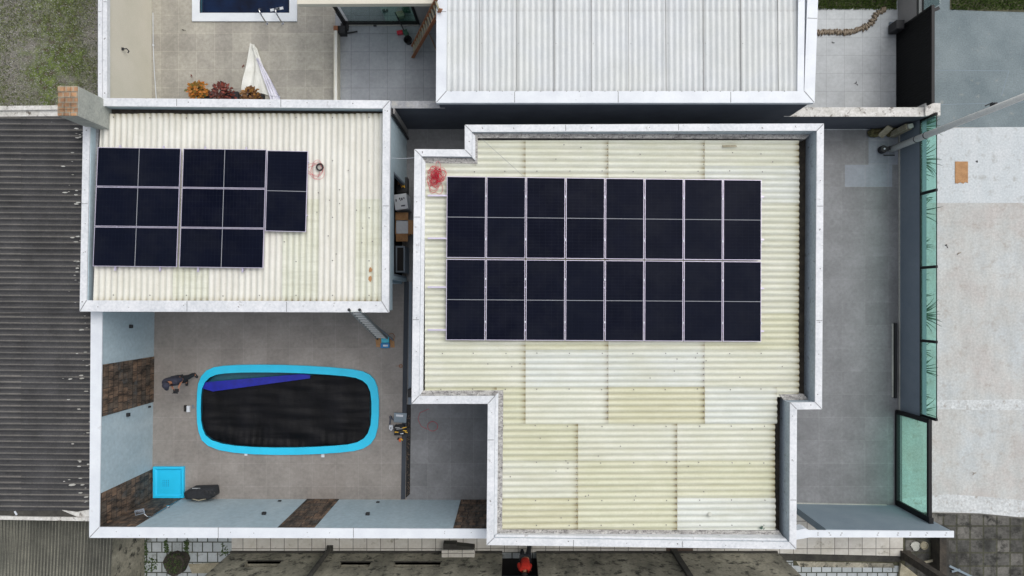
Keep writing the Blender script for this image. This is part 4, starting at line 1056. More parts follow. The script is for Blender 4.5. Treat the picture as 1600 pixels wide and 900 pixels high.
# ------------------------------------------------------------------ front wall, glass and gates (east)
XF = W(1405, 0, 0).x
fwall = thing('front_wall', 'slate front wall topped by green glass panes in black posts', 'wall', (XF, W(0, 420).y, 0))
y_n, y_s = yface, W(0, 641, 0).y
mb = MB(); mb.prism([(XF, y_n), (XF+.22, y_n), (XF+.22, y_s), (XF, y_s)], 0, 1.16); mb.obj('wall', 'slate_dark', fwall)
mb = MB(); mb.prism([(XF-.03, y_n-.02), (XF, y_n-.02), (XF, y_s), (XF-.03, y_s)], 0, .06); mb.obj('skirting', 'conc', fwall)
mb = MB(); mb.box((XF+.03, (y_n+y_s)/2, 1.18), (.06, abs(y_n-y_s), .04)); 
mb.box((XF+.03, (y_n+y_s)/2, 1.99), (.02, abs(y_n-y_s), .02))
mb.obj('rail', 'black', fwall)
zg = 1.98
ys_ = [W(0, 187, 1.18).y+.0]+[W(0, y, 1.18).y for y in (303, 418.5, 532, 655)]
ys_[0] = y_n-.02; ys_[-1] = y_s+.03
for k in range(5):
    mb = MB(); mb.box((XF+.03, ys_[k], (1.18+zg)/2), (.07, .085, zg-1.16)); mb.obj('post', 'black', fwall)
for k in range(4):
    mb = MB(); mb.box((XF+.03, (ys_[k]+ys_[k+1])/2, (1.2+zg)/2), (.01, abs(ys_[k]-ys_[k+1])-.05, zg-1.2)); mb.obj('glass_pane', 'glass', fwall)
# glass gate
XG = W(1401, 0, 0).x; zg2 = 1.86
g = thing('glass_gate', 'wide green glass gate in a thick black frame', 'gate', (XG, W(0, 715).y, 0))
gy0, gy1 = W(0, 641, 0).y, W(0, 788, 0).y
mb = MB(); cyy = (gy0+gy1)/2; Lg = abs(gy0-gy1)
mb.box((XG, cyy, .05), (.12, Lg, .1)); mb.box((XG, cyy, zg2-.05), (.11, Lg, .1)); 
for y, q in ((gy0-.05, .14), (gy1+.06, .2)): mb.box((XG, y, zg2/2), (.085, q, zg2-.004))
mb.box((XG, gy1+.05, zg2+.03), (.14, .2, .06)); mb.obj('frame', 'black', g, bevel=.005)
mb = MB(); mb.box((XG, cyy, zg2/2), (.01, Lg-.18, zg2-.16)); mb.obj('glass_pane', 'glass', g)
mb = MB(); xr = W(1399, 0, .05).x
mb.box((xr-.0, W(0, 563).y, .05), (.08, abs(W(0, 505).y-W(0, 622).y), .1)); mb.box((xr-.08, W(0, 563).y, .02), (.05, abs(W(0, 505).y-W(0, 622).y)-.05, .03), 0, 1)
single(mb, 'gate_track', ['black_matte', 'conc'], 'black gate rail along the foot of the front wall', 'gate track')
# gate handle pane in front wall
mb = MB(); mb.box((XF+.10, W(0, 517, 1.5).y, 1.5), (.03, .6, .5)); 
# spiky plants outside the front wall
gsp = 'spiky plants outside the front glass'
labs = {203: 'spiky plant behind the glass nearest the dividing wall', 232: 'spiky plant behind the glass beside the street pole', 252: 'largest spiky plant, its leaves poking out past the glass', 272: 'spiky plant just below the largest one',
        315: 'spiky plant right below the topmost short post', 333: 'bushy spiky plant between first and second short posts', 385: 'small spiky plant above the second short post', 437: 'small spiky plant below the second short post',
        465: 'low spiky plant in the middle of the third pane', 492: 'tall spiky plant above the third short post', 545: 'thin spiky plant below the third short post', 575: 'spiky plant halfway along the last pane', 612: 'spiky plant near the glass gate', 640: 'last spiky plant beside the corner of the glass gate'}
for y, lab in labs.items():
    rr = random.Random(y); p = W(1436+rr.uniform(-3, 3), y, 0); p.x = XF+.36+rr.uniform(0, .12); mb = MB()
    big_ = {252: 1.35, 492: 1.2, 333: 1.1, 203: 1.1, 640: 1.0, 575: 1.0}.get(y, .8)
    for k in range(int(34*big_)):
        a = rr.uniform(0, 6.28); L_ = rr.uniform(.35, .75)*big_; up_ = rr.uniform(.35, 1.0)
        dx, dy = math.cos(a)+.25, math.sin(a); prev = None; N = 5
        for q in range(N+1):
            t = q/N; cx_ = p.x+dx*L_*t*.75; cy_ = p.y+dy*L_*t*.75; cz = .12+L_*up_*(1.5*t-.95*t*t); w_ = .02*(1-t)+.004
            e1 = (cx_-dy*w_, cy_+dx*w_, cz); e2 = (cx_+dy*w_, cy_-dx*w_, cz)
            if prev: mb.face([prev[0], prev[1], e2, e1])
            prev = (e1, e2)
    single(mb, 'spiky_plant', 'leaf_spike', lab, 'plant', gsp, loc=(p.x, p.y, 0))
mb = MB(); mb.sheet([(XF+.22, y_n-.1), (XF+.62, y_n-.1), (XF+.62, y_s), (XF+.22, y_s)], .006); tag(mb.obj('planting_bed', 'soil'), kind='structure')

# neighbour's black gate and grey wall
XB = W(1402, 0, 0).x
bg_ = thing('black_gate', 'solid black sheet gate of the neighbour front yard', 'gate', (XB, W(0, 110).y, 0))
y0g, y1g = W(0, 48, 0).y, yface+.32
mb = MB(); mb.box((XB, (y0g+y1g)/2, .98), (.05, abs(y0g-y1g), 1.9))
nrib = 34
for k in range(nrib): mb.box((XB-.03, y1g+(y0g-y1g)*(k+.5)/nrib, .98), (.018, .03, 1.86))
mb.obj('panel', 'panelblack', bg_)
mb = MB(); mb.box((XB, (y0g+y1g)/2, 1.95), (.09, abs(y0g-y1g), .05)); mb.box((XB, (y0g+y1g)/2, .03), (.09, abs(y0g-y1g), .05)); mb.box((XB, y0g, .98), (.09, .06, 1.94)); mb.box((XB+.1, y0g-.1, 1.9), (.25, .1, .08), .4)
mb.obj('frame', 'black', bg_)
mb = MB(); mb.box(tuple(W(1400.5, 42.5, .3)), (.28, .3, .5)); mb.obj_ = None
t = thing('gate_motor', 'black gate motor box at the end of the black gate', 'motor', tuple(W(1400.5, 42.5, 0)))
mb.obj('housing', 'black_matte', t, bevel=.02)
mb = MB(); c = W(1396, 43, .05)
for (dx, dy, sx, sy) in ((-.12, 0, .03, .34), (0, -.17, .26, .03), (0, .17, .26, .03)): mb.box((c.x+dx, c.y+dy, .05), (sx, sy, .04))
mb.obj('bracket', 'slate_mid', t)
t = thing('neighbour_front_wall', 'grey front wall with glass above, north of the black gate', 'wall', (XB, W(0, -40).y, 0))
y2 = 16
mb = MB(); mb.prism([(XB+.01, y0g+.05), (XB+.22, y0g+.05), (XB+.22, y2), (XB+.01, y2)], 0, 1.1); mb.obj('wall', 'taupe', t)
mb = MB(); mb.box((XB+.03, (y0g+y2)/2, 1.12), (.05, y2-y0g-.1, .04)); mb.box((XB+.2, (y0g+y2)/2, 1.12), (.04, y2-y0g-.1, .04)); mb.obj('rail', 'black', t)
mb = MB(); mb.box((XB+.2, (y0g+y2)/2, 1.55), (.01, y2-y0g-.1, .85)); mb.obj('glass_pane', 'glass_clear', t)

# edging stones in the neighbour front yard
path = [(1275, 51), (1290, 51), (1305, 50), (1320, 51.5), (1333, 49), (1345, 46), (1356, 40), (1364, 33), (1367, 24), (1374, 19), (1383, 15)]
pl = [W(x, y) for x, y in path]; rr = random.Random(5)
seg = [(pl[i+1]-pl[i]).length for i in range(len(pl)-1)]; tot = sum(seg)
for k in range(74):
    dd = (k+.5)/74*tot; i = 0
    while dd > seg[i]: dd -= seg[i]; i += 1
    c = pl[i].lerp(pl[i+1], dd/seg[i]); dr = (pl[i+1]-pl[i]).normalized(); an = math.atan2(dr.y, dr.x)
    mb = MB(); n_ = 7; off = rr.uniform(-.03, .03); l1, l2, hh = rr.uniform(.07, .12), rr.uniform(.022, .038), rr.uniform(.05, .09)
    aa = an+math.pi/2+rr.uniform(-.5, .5); pts = []
    for lv, s_ in ((0, 1), (.6, 1.05), (1, .6)):
        for q in range(n_):
            b_ = 6.283*q/n_; u, v = math.cos(b_)*l1*s_*(1+rr.uniform(-.15, .15)), math.sin(b_)*l2*s_
            pts.append((c.x+u*math.cos(aa)-v*math.sin(aa)-off*dr.y, c.y+u*math.sin(aa)+v*math.cos(aa)+off*dr.x, .006+hh*lv))
    fs = [(l*n_+q, l*n_+(q+1) % n_, (l+1)*n_+(q+1) % n_, (l+1)*n_+q) for l in (0, 1) for q in range(n_)]+[tuple(2*n_+q for q in range(n_))]
    mb.add(pts, fs)
    single(mb, 'edging_stone', [rr.choice(('shard_a', 'shard_b', 'shard_c'))] if 'shard_a' in M else ['shard'], 'one of the small brown stones in the curved edging row', 'stone', 'curved row of edging stones')

# utility pole
pb = W(1392, 233.5, 0); pole = thing('street_pole', 'tall slender grey concrete pole rising at the front wall corner', 'pole', tuple(pb))
pt_ = Vector((pb.x, pb.y, 7.2))
mb = MB(); mb.tube([pb, pb+Vector((0, 0, 3.6)), pt_], .105, 18, r2=.075); mb.obj('shaft', 'pale_pole', pole, smooth=True)
mb = MB()
for z in (1.45, 1.95): mb.lathe((pb.x, pb.y, z), [(.10, 0), (.108, .0), (.108, .03), (.10, .03)], 20)
mb.obj('steel_band', 'black_matte', pole)
mb = MB(); mb.box((pb.x, pb.y, 6.4), (.2, .2, .16)); mb.obj('pole_bracket', 'white_metal', pole)
mb = MB(); mb.box((pb.x+.02, pb.y+.11, 4.9), (.07, .07, .2)); mb.tube([(pb.x, pb.y+.16, 4.6), (pb.x, pb.y+.17, 4.9)], .015, 6); mb.obj('cable_clamp', 'black_matte', pole)
c = W(1382, 232.5, .2)
mb = MB(); mb.lathe((c.x, c.y, 0), [(.13, 0), (.13, .16), (.11, .2), (.04, .2), (.04, .17)], 20); mb.box((c.x+.25, c.y+.05, .1), (.3, .12, .12), R(15)); mb.box((c.x+.25, c.y-.18, .03), (.36, .03, .04))
mb.lathe((c.x, c.y, .2), [(.03, 0), (.03, .015)], 10, 1)
single(mb, 'water_meter', ['black_matte', 'white_card'], 'round black meter cap with white centre at the foot of the street pole', 'meter')
# mossy stones by the dividing wall
c = W(1376, 207, 0); t = thing('mossy_planter', 'mossy dark stones with slanting buff slabs in the front yard corner', 'rockery', tuple(c))
mb = MB(); rr = random.Random(9)
for k in range(34):
    p = W(rr.uniform(1358, 1396), rr.uniform(204, 213), 0); r_ = rr.uniform(.05, .12); mb.ball((p.x, p.y, .05+rr.uniform(0, .1)), r_, 0, 7, 5, (1, rr.uniform(.7, 1.1), .8))
mb.obj('moss_stones', 'moss', t)
mb = MB(); a, b_ = W(1375, 213, .12), W(1391, 198, .5); mb.beam(a, b_, .2, .06); a, b_ = W(1382, 196, .2), W(1410, 194, .3); mb.beam(a, b_, .08, .1)
mb.obj('stone_slab', 'stone_buff', t)
mb = MB(); a, b_ = W(1394, 211, .05), W(1420, 197.5, .95); mb.beam(a, b_, .17, .2); mb.obj('slanting_block', 'stone_buff', t)
mb = MB(); b2 = b_; mb.box((b2.x+.03, b2.y, b2.z+.02), (.16, .14, .1), .3); mb.obj('block_cap', 'conc', t)

# cardboard on the sidewalk, small litter
mb = MB(); pts = [(1492,252.5),(1512,252.5),(1512,286),(1508,284.5),(1505,287),(1500,285),(1496,287),(1492,286)]
mb.prism(P(pts), .004, .018); single(mb, 'cardboard_sheet', 'cardboard', 'flat brown piece of cardboard lying on the pale sidewalk', 'cardboard')
for (x, y, nm, lab, m) in ((1528, 253, 'dark_leaf', 'tiny dark leaf on the sidewalk right of the cardboard', 'hair'), (1479, 385, 'dark_leaf', 'tiny dark leaf on the sidewalk left of the stained patch', 'hair'),
                           (1522, 740, 'dry_leaf', 'small crumpled tan leaf low on the sidewalk', 'shard'), (1302, 66, 'dark_leaf', 'small dark leaf on the pale tiles under the stone row', 'hair'), (1338, 131, 'dark_leaf', 'small dark leaf in the middle of the pale front yard', 'hair'),
                           (379, 102, 'fallen_leaf', 'small red fallen leaf left of the white tarp', 'leaf_red'), (300.5, 119, 'fallen_leaf', 'small red fallen leaf above the orange croton', 'leaf_red'), (288, 47, 'dark_leaf', 'small dark leaf on the patio below the pool corner', 'hair'),
                           (1499, 396, 'dry_leaf', 'faint yellowish leaf on the sidewalk beside the planted glass', 'shard')):
    p = W(x, y, .01); mb = MB(); rr = random.Random(x)
    for k in range(4):
        a = rr.uniform(0, 6.28); l = rr.uniform(.03, .06)
        mb.face([(p.x, p.y, .008), (p.x+l*math.cos(a-.3), p.y+l*math.sin(a-.3), .02), (p.x+1.5*l*math.cos(a), p.y+1.5*l*math.sin(a), .03), (p.x+l*math.cos(a+.3), p.y+l*math.sin(a+.3), .02)])
    single(mb, nm, m, lab, 'leaf')

# ------------------------------------------------------------------ courtyard pool
pool = thing('swimming_pool', 'cyan-rimmed pool with a loose black cover and a strip of blue', 'swimming pool', (W(cx, cy).x, W(cx, cy).y, 0))
po, pi_ = P(POOL_O, ZR), P(POOL_I, ZR); n = len(po)
mb = MB(); vs_ = [(x, y, 0.0) for x, y in po]+[(x*.998+W(cx, cy).x*.002, y*.998+W(cx, cy).y*.002, ZR) for x, y in po]+[(x, y, ZR) for x, y in pi_]+[(x, y, ZR-.03) for x, y in pi_]
fs = []
for lv in range(3):
    for i in range(n): fs.append((lv*n+i, lv*n+(i+1) % n, (lv+1)*n+(i+1) % n, (lv+1)*n+i))
mb.add(vs_, fs); o = mb.obj('rim', 'cyan', pool)
mb = MB(); vs_ = [(x, y, ZR-.03) for x, y in pi_]+[(x, y, -1.25) for x, y in pi_]; mb.add(vs_, [(i, (i+1) % n, n+(i+1) % n, n+i) for i in range(n)]+[tuple(n+i for i in range(n))]); mb.obj('basin', 'basin_dark', pool)
# water and covers
def loop_scale(sx, sy, z, ox=0, oy=0): return [((cx+(x-cx)*sx+ox), (cy+(y-cy)*sy+oy)) for x, y in POOL_I]
mb = MB(); mb.sheet(P(loop_scale(.999, .999, 0), ZR), -.22); mb.obj('water', 'teal_water', pool)
# black cover: wrinkled sheet, its upper left edge pulled back in a slant
mb = MB(); gx, gy = 72, 34; grid = {}
def inpoly(x, y, pl_):
    r_ = False; j = len(pl_)-1
    for i in range(len(pl_)):
        if (pl_[i][1] > y) != (pl_[j][1] > y) and x < (pl_[j][0]-pl_[i][0])*(y-pl_[i][1])/(pl_[j][1]-pl_[i][1])+pl_[i][0]: r_ = not r_
        j = i
    return r_
def top_edge(x):   # py of the upper inner rim at column x
    ys2 = []
    pl_ = POOL_I
    for i in range(len(pl_)):
        a, b_ = pl_[i], pl_[(i+1) % len(pl_)]
        if (a[0]-x)*(b_[0]-x) <= 0 and a[0] != b_[0]: ys2.append(a[1]+(b_[1]-a[1])*(x-a[0])/(b_[0]-a[0]))
    return (min(ys2), max(ys2)) if ys2 else (cy-2, cy+2)
x0p, x1p = min(p[0] for p in POOL_I)+.4, max(p[0] for p in POOL_I)-1.2
def cover_surface(fn_top, fn_bot, xa_, xb_, nx_, ny_, z0, wr, seed):
    m2 = MB(); rows = []
    for i in range(nx_+1):
        x = xa_+(xb_-xa_)*i/nx_; t, b_ = fn_top(x), fn_bot(x); r_ = []
        for j in range(ny_+1):
            y = t+(b_-t)*j/ny_; p = W(x, y, -.1)
            z = z0+wr*(1.1*noise.noise(Vector((p.x*1.1, p.y*2.6, seed)))+.5*noise.noise(Vector((p.x*6.5, p.y*1.1, seed+3)))*max(0,min(1,(-p.y-4.2)*1.2))+.6*noise.noise(Vector((p.x*.7, p.y*5, seed+7))))
            r_.append((p.x, p.y, z))
        rows.append(r_)
    for i in range(nx_):
        for j in range(ny_): m2.face([rows[i][j+1], rows[i+1][j+1], rows[i+1][j], rows[i][j]])
    return m2
def slant(x): # lower border of the pulled-back blue strip
    return 609 - max(0, (x-335))*.135 if x > 335 else 603+(x-314)*.3
def ct(x):
    t, b_ = top_edge(x); return max(t+1.2, min(slant(x)-2, b_-2)) if x < 500 else t+1.2
m2 = cover_surface(lambda x: ct(x), lambda x: max(top_edge(x)[1]-1, ct(x)+.5), x0p, x1p-1.5, 110, 44, -.07, .05, 1.0); m2.obj('black_cover', 'cover', pool, smooth=True)
def blue_top(x): return max(top_edge(x)[0]+1, 597-(x-318)*.085)
m2 = cover_surface(lambda x: min(blue_top(x), slant(x)-.5), lambda x: slant(x)+2, 318, 486, 50, 8, -.005, .015, 5.0); m2.obj('blue_fold', 'blue_cover', pool, smooth=True)
for (x, y, lab) in ((384.5, 709.5, 'small white skimmer lid left of centre below the pool rim'), (504.5, 712, 'small white skimmer lid right of centre below the pool rim')):
    mb = MB(); p = W(x, y, .02); mb.box((p.x, p.y, .02), (.1, .1, .04)); single(mb, 'pool_fitting', 'white_card', lab, 'pool fitting', 'white fittings along the pool rim')
# shower tray
tr = thing('shower_tray', 'square cyan shower tray in the courtyard corner', 'shower tray', (W(263, 754).x, W(263, 754).y, 0))
a = rect(238.8, 729.5, 287, 778.3, .1)
mb = MB(); ia, ib = inset(a, .07), inset(a, .12)
mb.prism(a, 0, .05)
for i in range(4):
    j = (i+1) % 4
    mb.prism([a[i], a[j], ia[j], ia[i]], .05, .1)
    mb.face([(ia[i][0], ia[i][1], .1), (ia[j][0], ia[j][1], .1), (ib[j][0], ib[j][1], .056), (ib[i][0], ib[i][1], .056)])
mb.sheet(ib, .056); mb.obj('basin', 'cyan_tray', tr)
mb = MB(); c = W(259, 755, .06)
for i in range(4):
    for j in range(4): mb.box((c.x+(i-1.5)*.06, c.y+(j-1.5)*.06, .062), (.014, .035, .006))
mb.obj('drain_grille', 'blue_plastic', tr)
# shower on the south wall
yw = iB.y+.03; xs_ = W(286, 0, 0).x
sh = thing('outdoor_shower', 'slim chrome wall shower with a square head above the cyan tray', 'shower', (xs_, yw, 0))
mb = MB(); mb.tube([(xs_, yw, .3), (xs_, yw, 2.05), (xs_-.05, yw+.05, 2.15), (xs_-.22, yw+.24, 2.2)], .014, 8); mb.box((xs_, yw, 1.0), (.1, .06, .06)); mb.obj('pipe', 'chrome', sh)
mb = MB(); mb.box((xs_-.26, yw+.2, 2.19), (.30, .16, .03), R(14)); shh = mb.obj('shower_head', 'slate_dark', sh, bevel=.01)
mb = MB(); mb.box((xs_-.26, yw+.2, 2.207), (.25, .11, .006), R(14)); mb.obj('head_plate', 'chrome', shh)
# black equipment bag
bag = thing('equipment_bag', 'bulky black equipment bag lying against the south wall beside the shower tray', 'bag', (W(316, 772).x, W(316, 772).y, 0))
mb = MB(); pts = P([(289,768),(303,760.5),(338,759.5),(340,772),(331,779),(292,778.5)], .25)
cxb, cyb = sum(p[0] for p in pts)/6, sum(p[1] for p in pts)/6
lv = [(0, .93), (.08, 1.0), (.3, 1.0), (.42, .93), (.48, .7)]
vs_ = [(cxb+(x-cxb)*s_, cyb+(y-cyb)*s_, z) for z, s_ in lv for x, y in pts]
fs = [(l*6+q, l*6+(q+1) % 6, (l+1)*6+(q+1) % 6, (l+1)*6+q) for l in range(4) for q in range(6)]+[tuple(24+q for q in range(6)), (5, 4, 3, 2, 1, 0)]
fs = [f[::-1] for f in fs]
mb.add(vs_, fs); o = mb.obj('body', 'dark_cloth', bag, smooth=False, bevel=.03)
mb = MB(); c = W(307, 763, .45); mb.tube([(c.x-.12, c.y, .46), (c.x-.08, c.y+.03, .56), (c.x+.08, c.y+.03, .56), (c.x+.12, c.y, .46)], .018, 8); mb.obj('handle', 'seal', bag)
mb = MB(); c = W(328, 770, .45)
for k in range(3): mb.lathe((c.x-.12+.13*k, c.y-.03*k+.02, .44), [(.07, 0), (.07, .05), (.05, .06)], 14)
mb.obj('pockets', 'black_matte', bag)
mb = MB(); c = W(312, 781, .42)
mb.tube([(c.x-.25, c.y+.04, .44), (c.x, c.y+.0, .5), (c.x+.25, c.y+.05, .44)], .015, 6); mb.obj('strap', 'stone_buff', bag)

# ------------------------------------------------------------------ ladders
def ladder(name, label, f1, f2, t1, t2, rungs, rail_w, rail_h, mat, round_r=0, skip=0, group=None, feet=None, rung_m=None):
    f1, f2, t1, t2 = [Vector(p) for p in (f1, f2, t1, t2)]
    t = thing(name, label, 'ladder', tuple((f1+f2)/2), group)
    nrm = (t1-f1).cross(f2-f1).normalized()
    for a, b_ in ((f1, t1), (f2, t2)):
        mb = MB(); mb.beam(a, b_, rail_w, rail_h, up=nrm); mb.obj('rail', mat, t)
    for k in range(rungs):
        u = (k+.8)/(rungs+.4); mb = MB(); a, b_ = f1.lerp(t1, u), f2.lerp(t2, u)
        if round_r: mb.tube([a, b_], round_r, 8)
        else: mb.beam(a, b_, .045, .045, up=nrm)
        mb.obj('rung', rung_m or mat, t)
    if feet:
        for a in (f1, f2, t1, t2):
            mb = MB(); mb.ball(a+Vector((0, 0, .02)), .045, 0, 8, 6); mb.obj('rubber_foot', feet, t)
    return t
ladder('aluminium_ladder', 'aluminium ladder leaning on the outbuilding roof edge above a blue bucket', W(589.5,529,.03), W(606.5,530,.03), W(545.5,484,3.62), W(562,484,3.62), 13, .03, .075, 'alu_ladder', 0, rung_m='rung_alu', feet='black_matte')
mb = MB(); a, b_ = W(614.5, 531.5, .03), W(580, 503, 1.7); mb.beam(a, b_, .035, .06); single(mb, 'ladder_bar', 'slate_dark', 'dark bar slanting beside the aluminium ladder foot', 'pole')  # dark bar slanting up from beside the ladder foot
ladder('wooden_ladder', 'reddish wooden ladder leaning on the neighbour house coping', W(644.5,72.5,.03), W(645,90,.03), W(682.5,-3,3.42), W(689,14,3.42), 13, .035, .1, 'wood', 0, rung_m='stone_buff')
mb = MB(); pts = [W(668+ (t*14), 50+30*t**1.3, .02) for t in [k/8 for k in range(9)]]; mb.tube(pts, .012, 6); single(mb, 'cord', 'cardboard', 'thin tan cord on the tiles right of the wooden ladder', 'cord')
# cardboard, bucket, cable at ladder foot
mb = MB(); mb.prism(P([(586.5,528),(616,529),(616.5,543),(588,542)], .01), .002, .014); single(mb, 'cardboard_mat', 'cardboard', 'brown cardboard laid under the aluminium ladder foot', 'cardboard')
c = W(602, 536.5, .1); t = thing('supply_box', 'blue and cyan plastic box at the foot of the aluminium ladder', 'box', (c.x, c.y, .014))
mb = MB(); mb.box((c.x, c.y-.07, .09), (.30, .16, .15)); mb.obj('lower_box', 'blue_plastic', t, bevel=.01)
mb = MB(); mb.box((c.x, c.y+.12, .08), (.26, .2, .13), .06); mb.obj('upper_box', 'cyan_plastic', t, bevel=.01)
mb = MB(); mb.box((c.x+.02, c.y-.07, .167), (.16, .06, .004)); mb.obj('paper_sticker', 'white_card', t)
c = W(611.5, 526, .03); mb = MB(); mb.tube([(c.x+.1*math.cos(a), c.y+.11*math.sin(a), .03) for a in [k*.42 for k in range(15)]], .01, 6, closed=True)
single(mb, 'cable_loop', 'wood', 'brown cord loop beside the aluminium ladder foot', 'cable')
c = W(626, 572, .03); mb = MB(); mb.tube([(c.x+.05*math.cos(a), c.y+.05*math.sin(a), .02) for a in [k*.52 for k in range(12)]], .012, 6, closed=True); mb.tube([(c.x-.05, c.y, .02), (c.x-.16, c.y, .02)], .006, 5)
single(mb, 'hose_ring', 'wood', 'tiny dark ring with a tail on the floor by the low divider', 'ring')

# ------------------------------------------------------------------ tools near the pool
c = W(625.5, 652.5, .05); mb = MB(); mb.box((c.x, c.y, .03), (.42, .32, .04), R(-3)); mb.box((c.x-.02, c.y+.07, .052), (.24, .07, .006), R(-4), 1)
single(mb, 'flat_case', ['slate_mid', 'white_card'], 'flat grey case with a white label on the divider end beside the tools', 'case')
bpy.data.objects['flat_case'].location.z = .036
mb = MB(); a = W(610.5, 651.5, .06); mb.beam(a, W(609, 663, .03), .04, .04); mb.beam(a, W(618, 659, .03), .04, .04); mb.ball((a.x, a.y, .06), .05, 0, 8, 6)
single(mb, 'cordless_drill', 'char', 'dark V shaped drill lying above the white battery', 'drill')
c = W(611, 668.5, .05); mb = MB(); mb.prism(P([(608,664.5),(614,664.5),(614,670.5),(611,673.5),(608,670.5)], .1), .0, .1); mb.box((c.x, c.y, .103), (.05, .08, .006), 0, 1)
single(mb, 'battery_charger', ['white_card', 'seal'], 'small white charger below the drill by the pool', 'charger', bevel=.008)
c = W(624.5, 671.5, .15); t = thing('tool_bag', 'open black tool bag full of yellow handled tools by the pool', 'bag', (c.x, c.y, 0))
mb = MB(); mb.box((c.x, c.y, .12), (.32, .32, .24))
for dx in (-.15, .15): mb.box((c.x+dx, c.y, .26), (.03, .32, .06))
for dy in (-.15, 0, .15): mb.box((c.x, c.y+dy, .26), (.32, .025, .05))
mb.obj('body', 'black_matte', t, bevel=.01)
for k, (dx, dy, an, m, L_) in enumerate(((.18, .10, 15, 'yellow', .15), (.2, .0, -8, 'yellow', .13), (.02, .06, 5, 'seal', .2), (-.08, -.05, -5, 'yellow', .12), (.1, -.1, 8, 'white_card', .1), (-.05, .1, 0, 'alu_ladder', .15), (.24, -.05, -20, 'yellow', .1))):
    mb = MB(); mb.box((c.x+dx, c.y+dy, .30), (L_, .028, .03), R(an)); mb.obj('hand_tool', m, t)
c = W(638, 675, .05); mb = MB(); mb.box((c.x, c.y, .06), (.12, .3, .05)); 
single(mb, 'black_pouch', 'black_matte', 'black pouch resting on the low sill beside the tool bag', 'pouch')
c = W(625, 686, .04); mb = MB()
mb.box((c.x, c.y, .03), (.12, .05, .04), R(30)); mb.box((c.x+.05, c.y-.01, .035), (.1, .04, .04), R(-35), 1); mb.box((c.x-.06, c.y+.01, .03), (.07, .05, .05), R(60), 2); mb.box((c.x, c.y-.06, .03), (.05, .06, .03), 0, 0)
single(mb, 'pliers', ['orange', 'yellow', 'hair'], 'orange and yellow pliers on the floor below the tool bag', 'tool')
c = W(292, 638, .05); t = thing('drone_case', 'small brown and white case on the floor left of the pool', 'case', (c.x, c.y, 0))
mb = MB(); mb.box((c.x-.05, c.y, .04), (.08, .2, .07)); mb.obj('dark_half', 'hair', t, bevel=.006)
mb = MB(); mb.box((c.x+.05, c.y-.02, .045), (.1, .21, .08)); mb.obj('white_half', 'white_card', t, bevel=.008)
mb = MB()
for q in range(4): mb.box((c.x+.16+.02*q, c.y+.04+.02*(q % 2), .01), (.012, .12, .012), .2*q)
single(mb, 'charging_lead', 'slate_dark', 'small dark lead lying right of the brown and white case', 'cable')

# red cable heaps
def coil(name, label, c, rx, ry, loops, zf, mat, r=.0075, seed=1, jit=.5, n_=46, cen=.35):
    rr = random.Random(seed); mb = MB()
    for k in range(loops):
        ax, ay = rx*rr.uniform(.45, 1.0), ry*rr.uniform(.45, 1.0); ox, oy = rr.gauss(0, rx*cen), rr.gauss(0, ry*cen)
        p0, p1 = rr.uniform(0, 6.28), rr.uniform(0, 6.28); pts = []
        for q in range(n_):
            t = 6.283*q/n_; m = 1+jit*.5*math.sin(2*t+p0)+jit*.3*math.sin(3*t+p1)
            x = c[0]+ox+ax*m*math.cos(t+p0); y = c[1]+oy+ay*m*math.sin(t+p0); pts.append((x, y, zf(x, y)+.03+.006*k*rr.uniform(.6, 1)))
        mb.tube(pts, r, 5, closed=True)
    return single(mb, name, mat, label, 'cable')
c = W(682, 274, 3.66); coil('cable_heap', 'tangled heap of red solar cable at the upper left of the large array', (c.x, c.y), .16, .2, 22, zmain, 'red_cable', .0055, 3, .5, cen=.42)
c = W(681, 287, 3.66); coil('loose_cable', 'sparse loops of red cable spilling below the red heap', (c.x, c.y), .19, .22, 5, zmain, 'red_cable', .0045, 5, .4, cen=.25)
c = W(500.5, 261.5, 3.2); mb = MB()
for q in range(5): mb.tube([(c.x+(.085+.008*(q % 3))*math.cos(a), c.y+(.085+.008*(q % 3))*math.sin(a), zl(c.x, c.y)+.03+.012*q) for a in [k*.2618 for k in range(24)]], .012, 6, closed=True)
single(mb, 'cable_coil', 'black_matte', 'small black coil of cable on the smaller roof', 'cable')
c = W(493, 266, 3.2); coil('loose_cable', 'thin reddish loops of cable around the black coil', (c.x, c.y), .24, .26, 4, zl, 'red_cable', .004, 8, .25, cen=.12)
c = W(676, 666, 0); mb = MB(); mb.tube([(c.x+.17*math.cos(a), c.y+.16*math.sin(a), .012) for a in [k*.35 for k in range(18)]], .006, 5, closed=True)
mb.tube([W(670, 639, .01), W(656, 645, .01), W(653, 655, .01), W(658, 666, .01), W(668, 671, .01)], .005, 5); single(mb, 'floor_cable', 'red_cable', 'thin red cable ring on the side yard floor under the roof step', 'cable')
mb = MB(); a, b_ = W(744, 209, 3.85), W(822, 279, 3.7); pts = [a.lerp(b_, t)+Vector((0, 0, .0)) for t in [k/6 for k in range(7)]]; mb.tube(pts, .005, 5)
single(mb, 'roof_wire', 'seal', 'thin grey wire slanting over the top left of the large roof', 'wire')

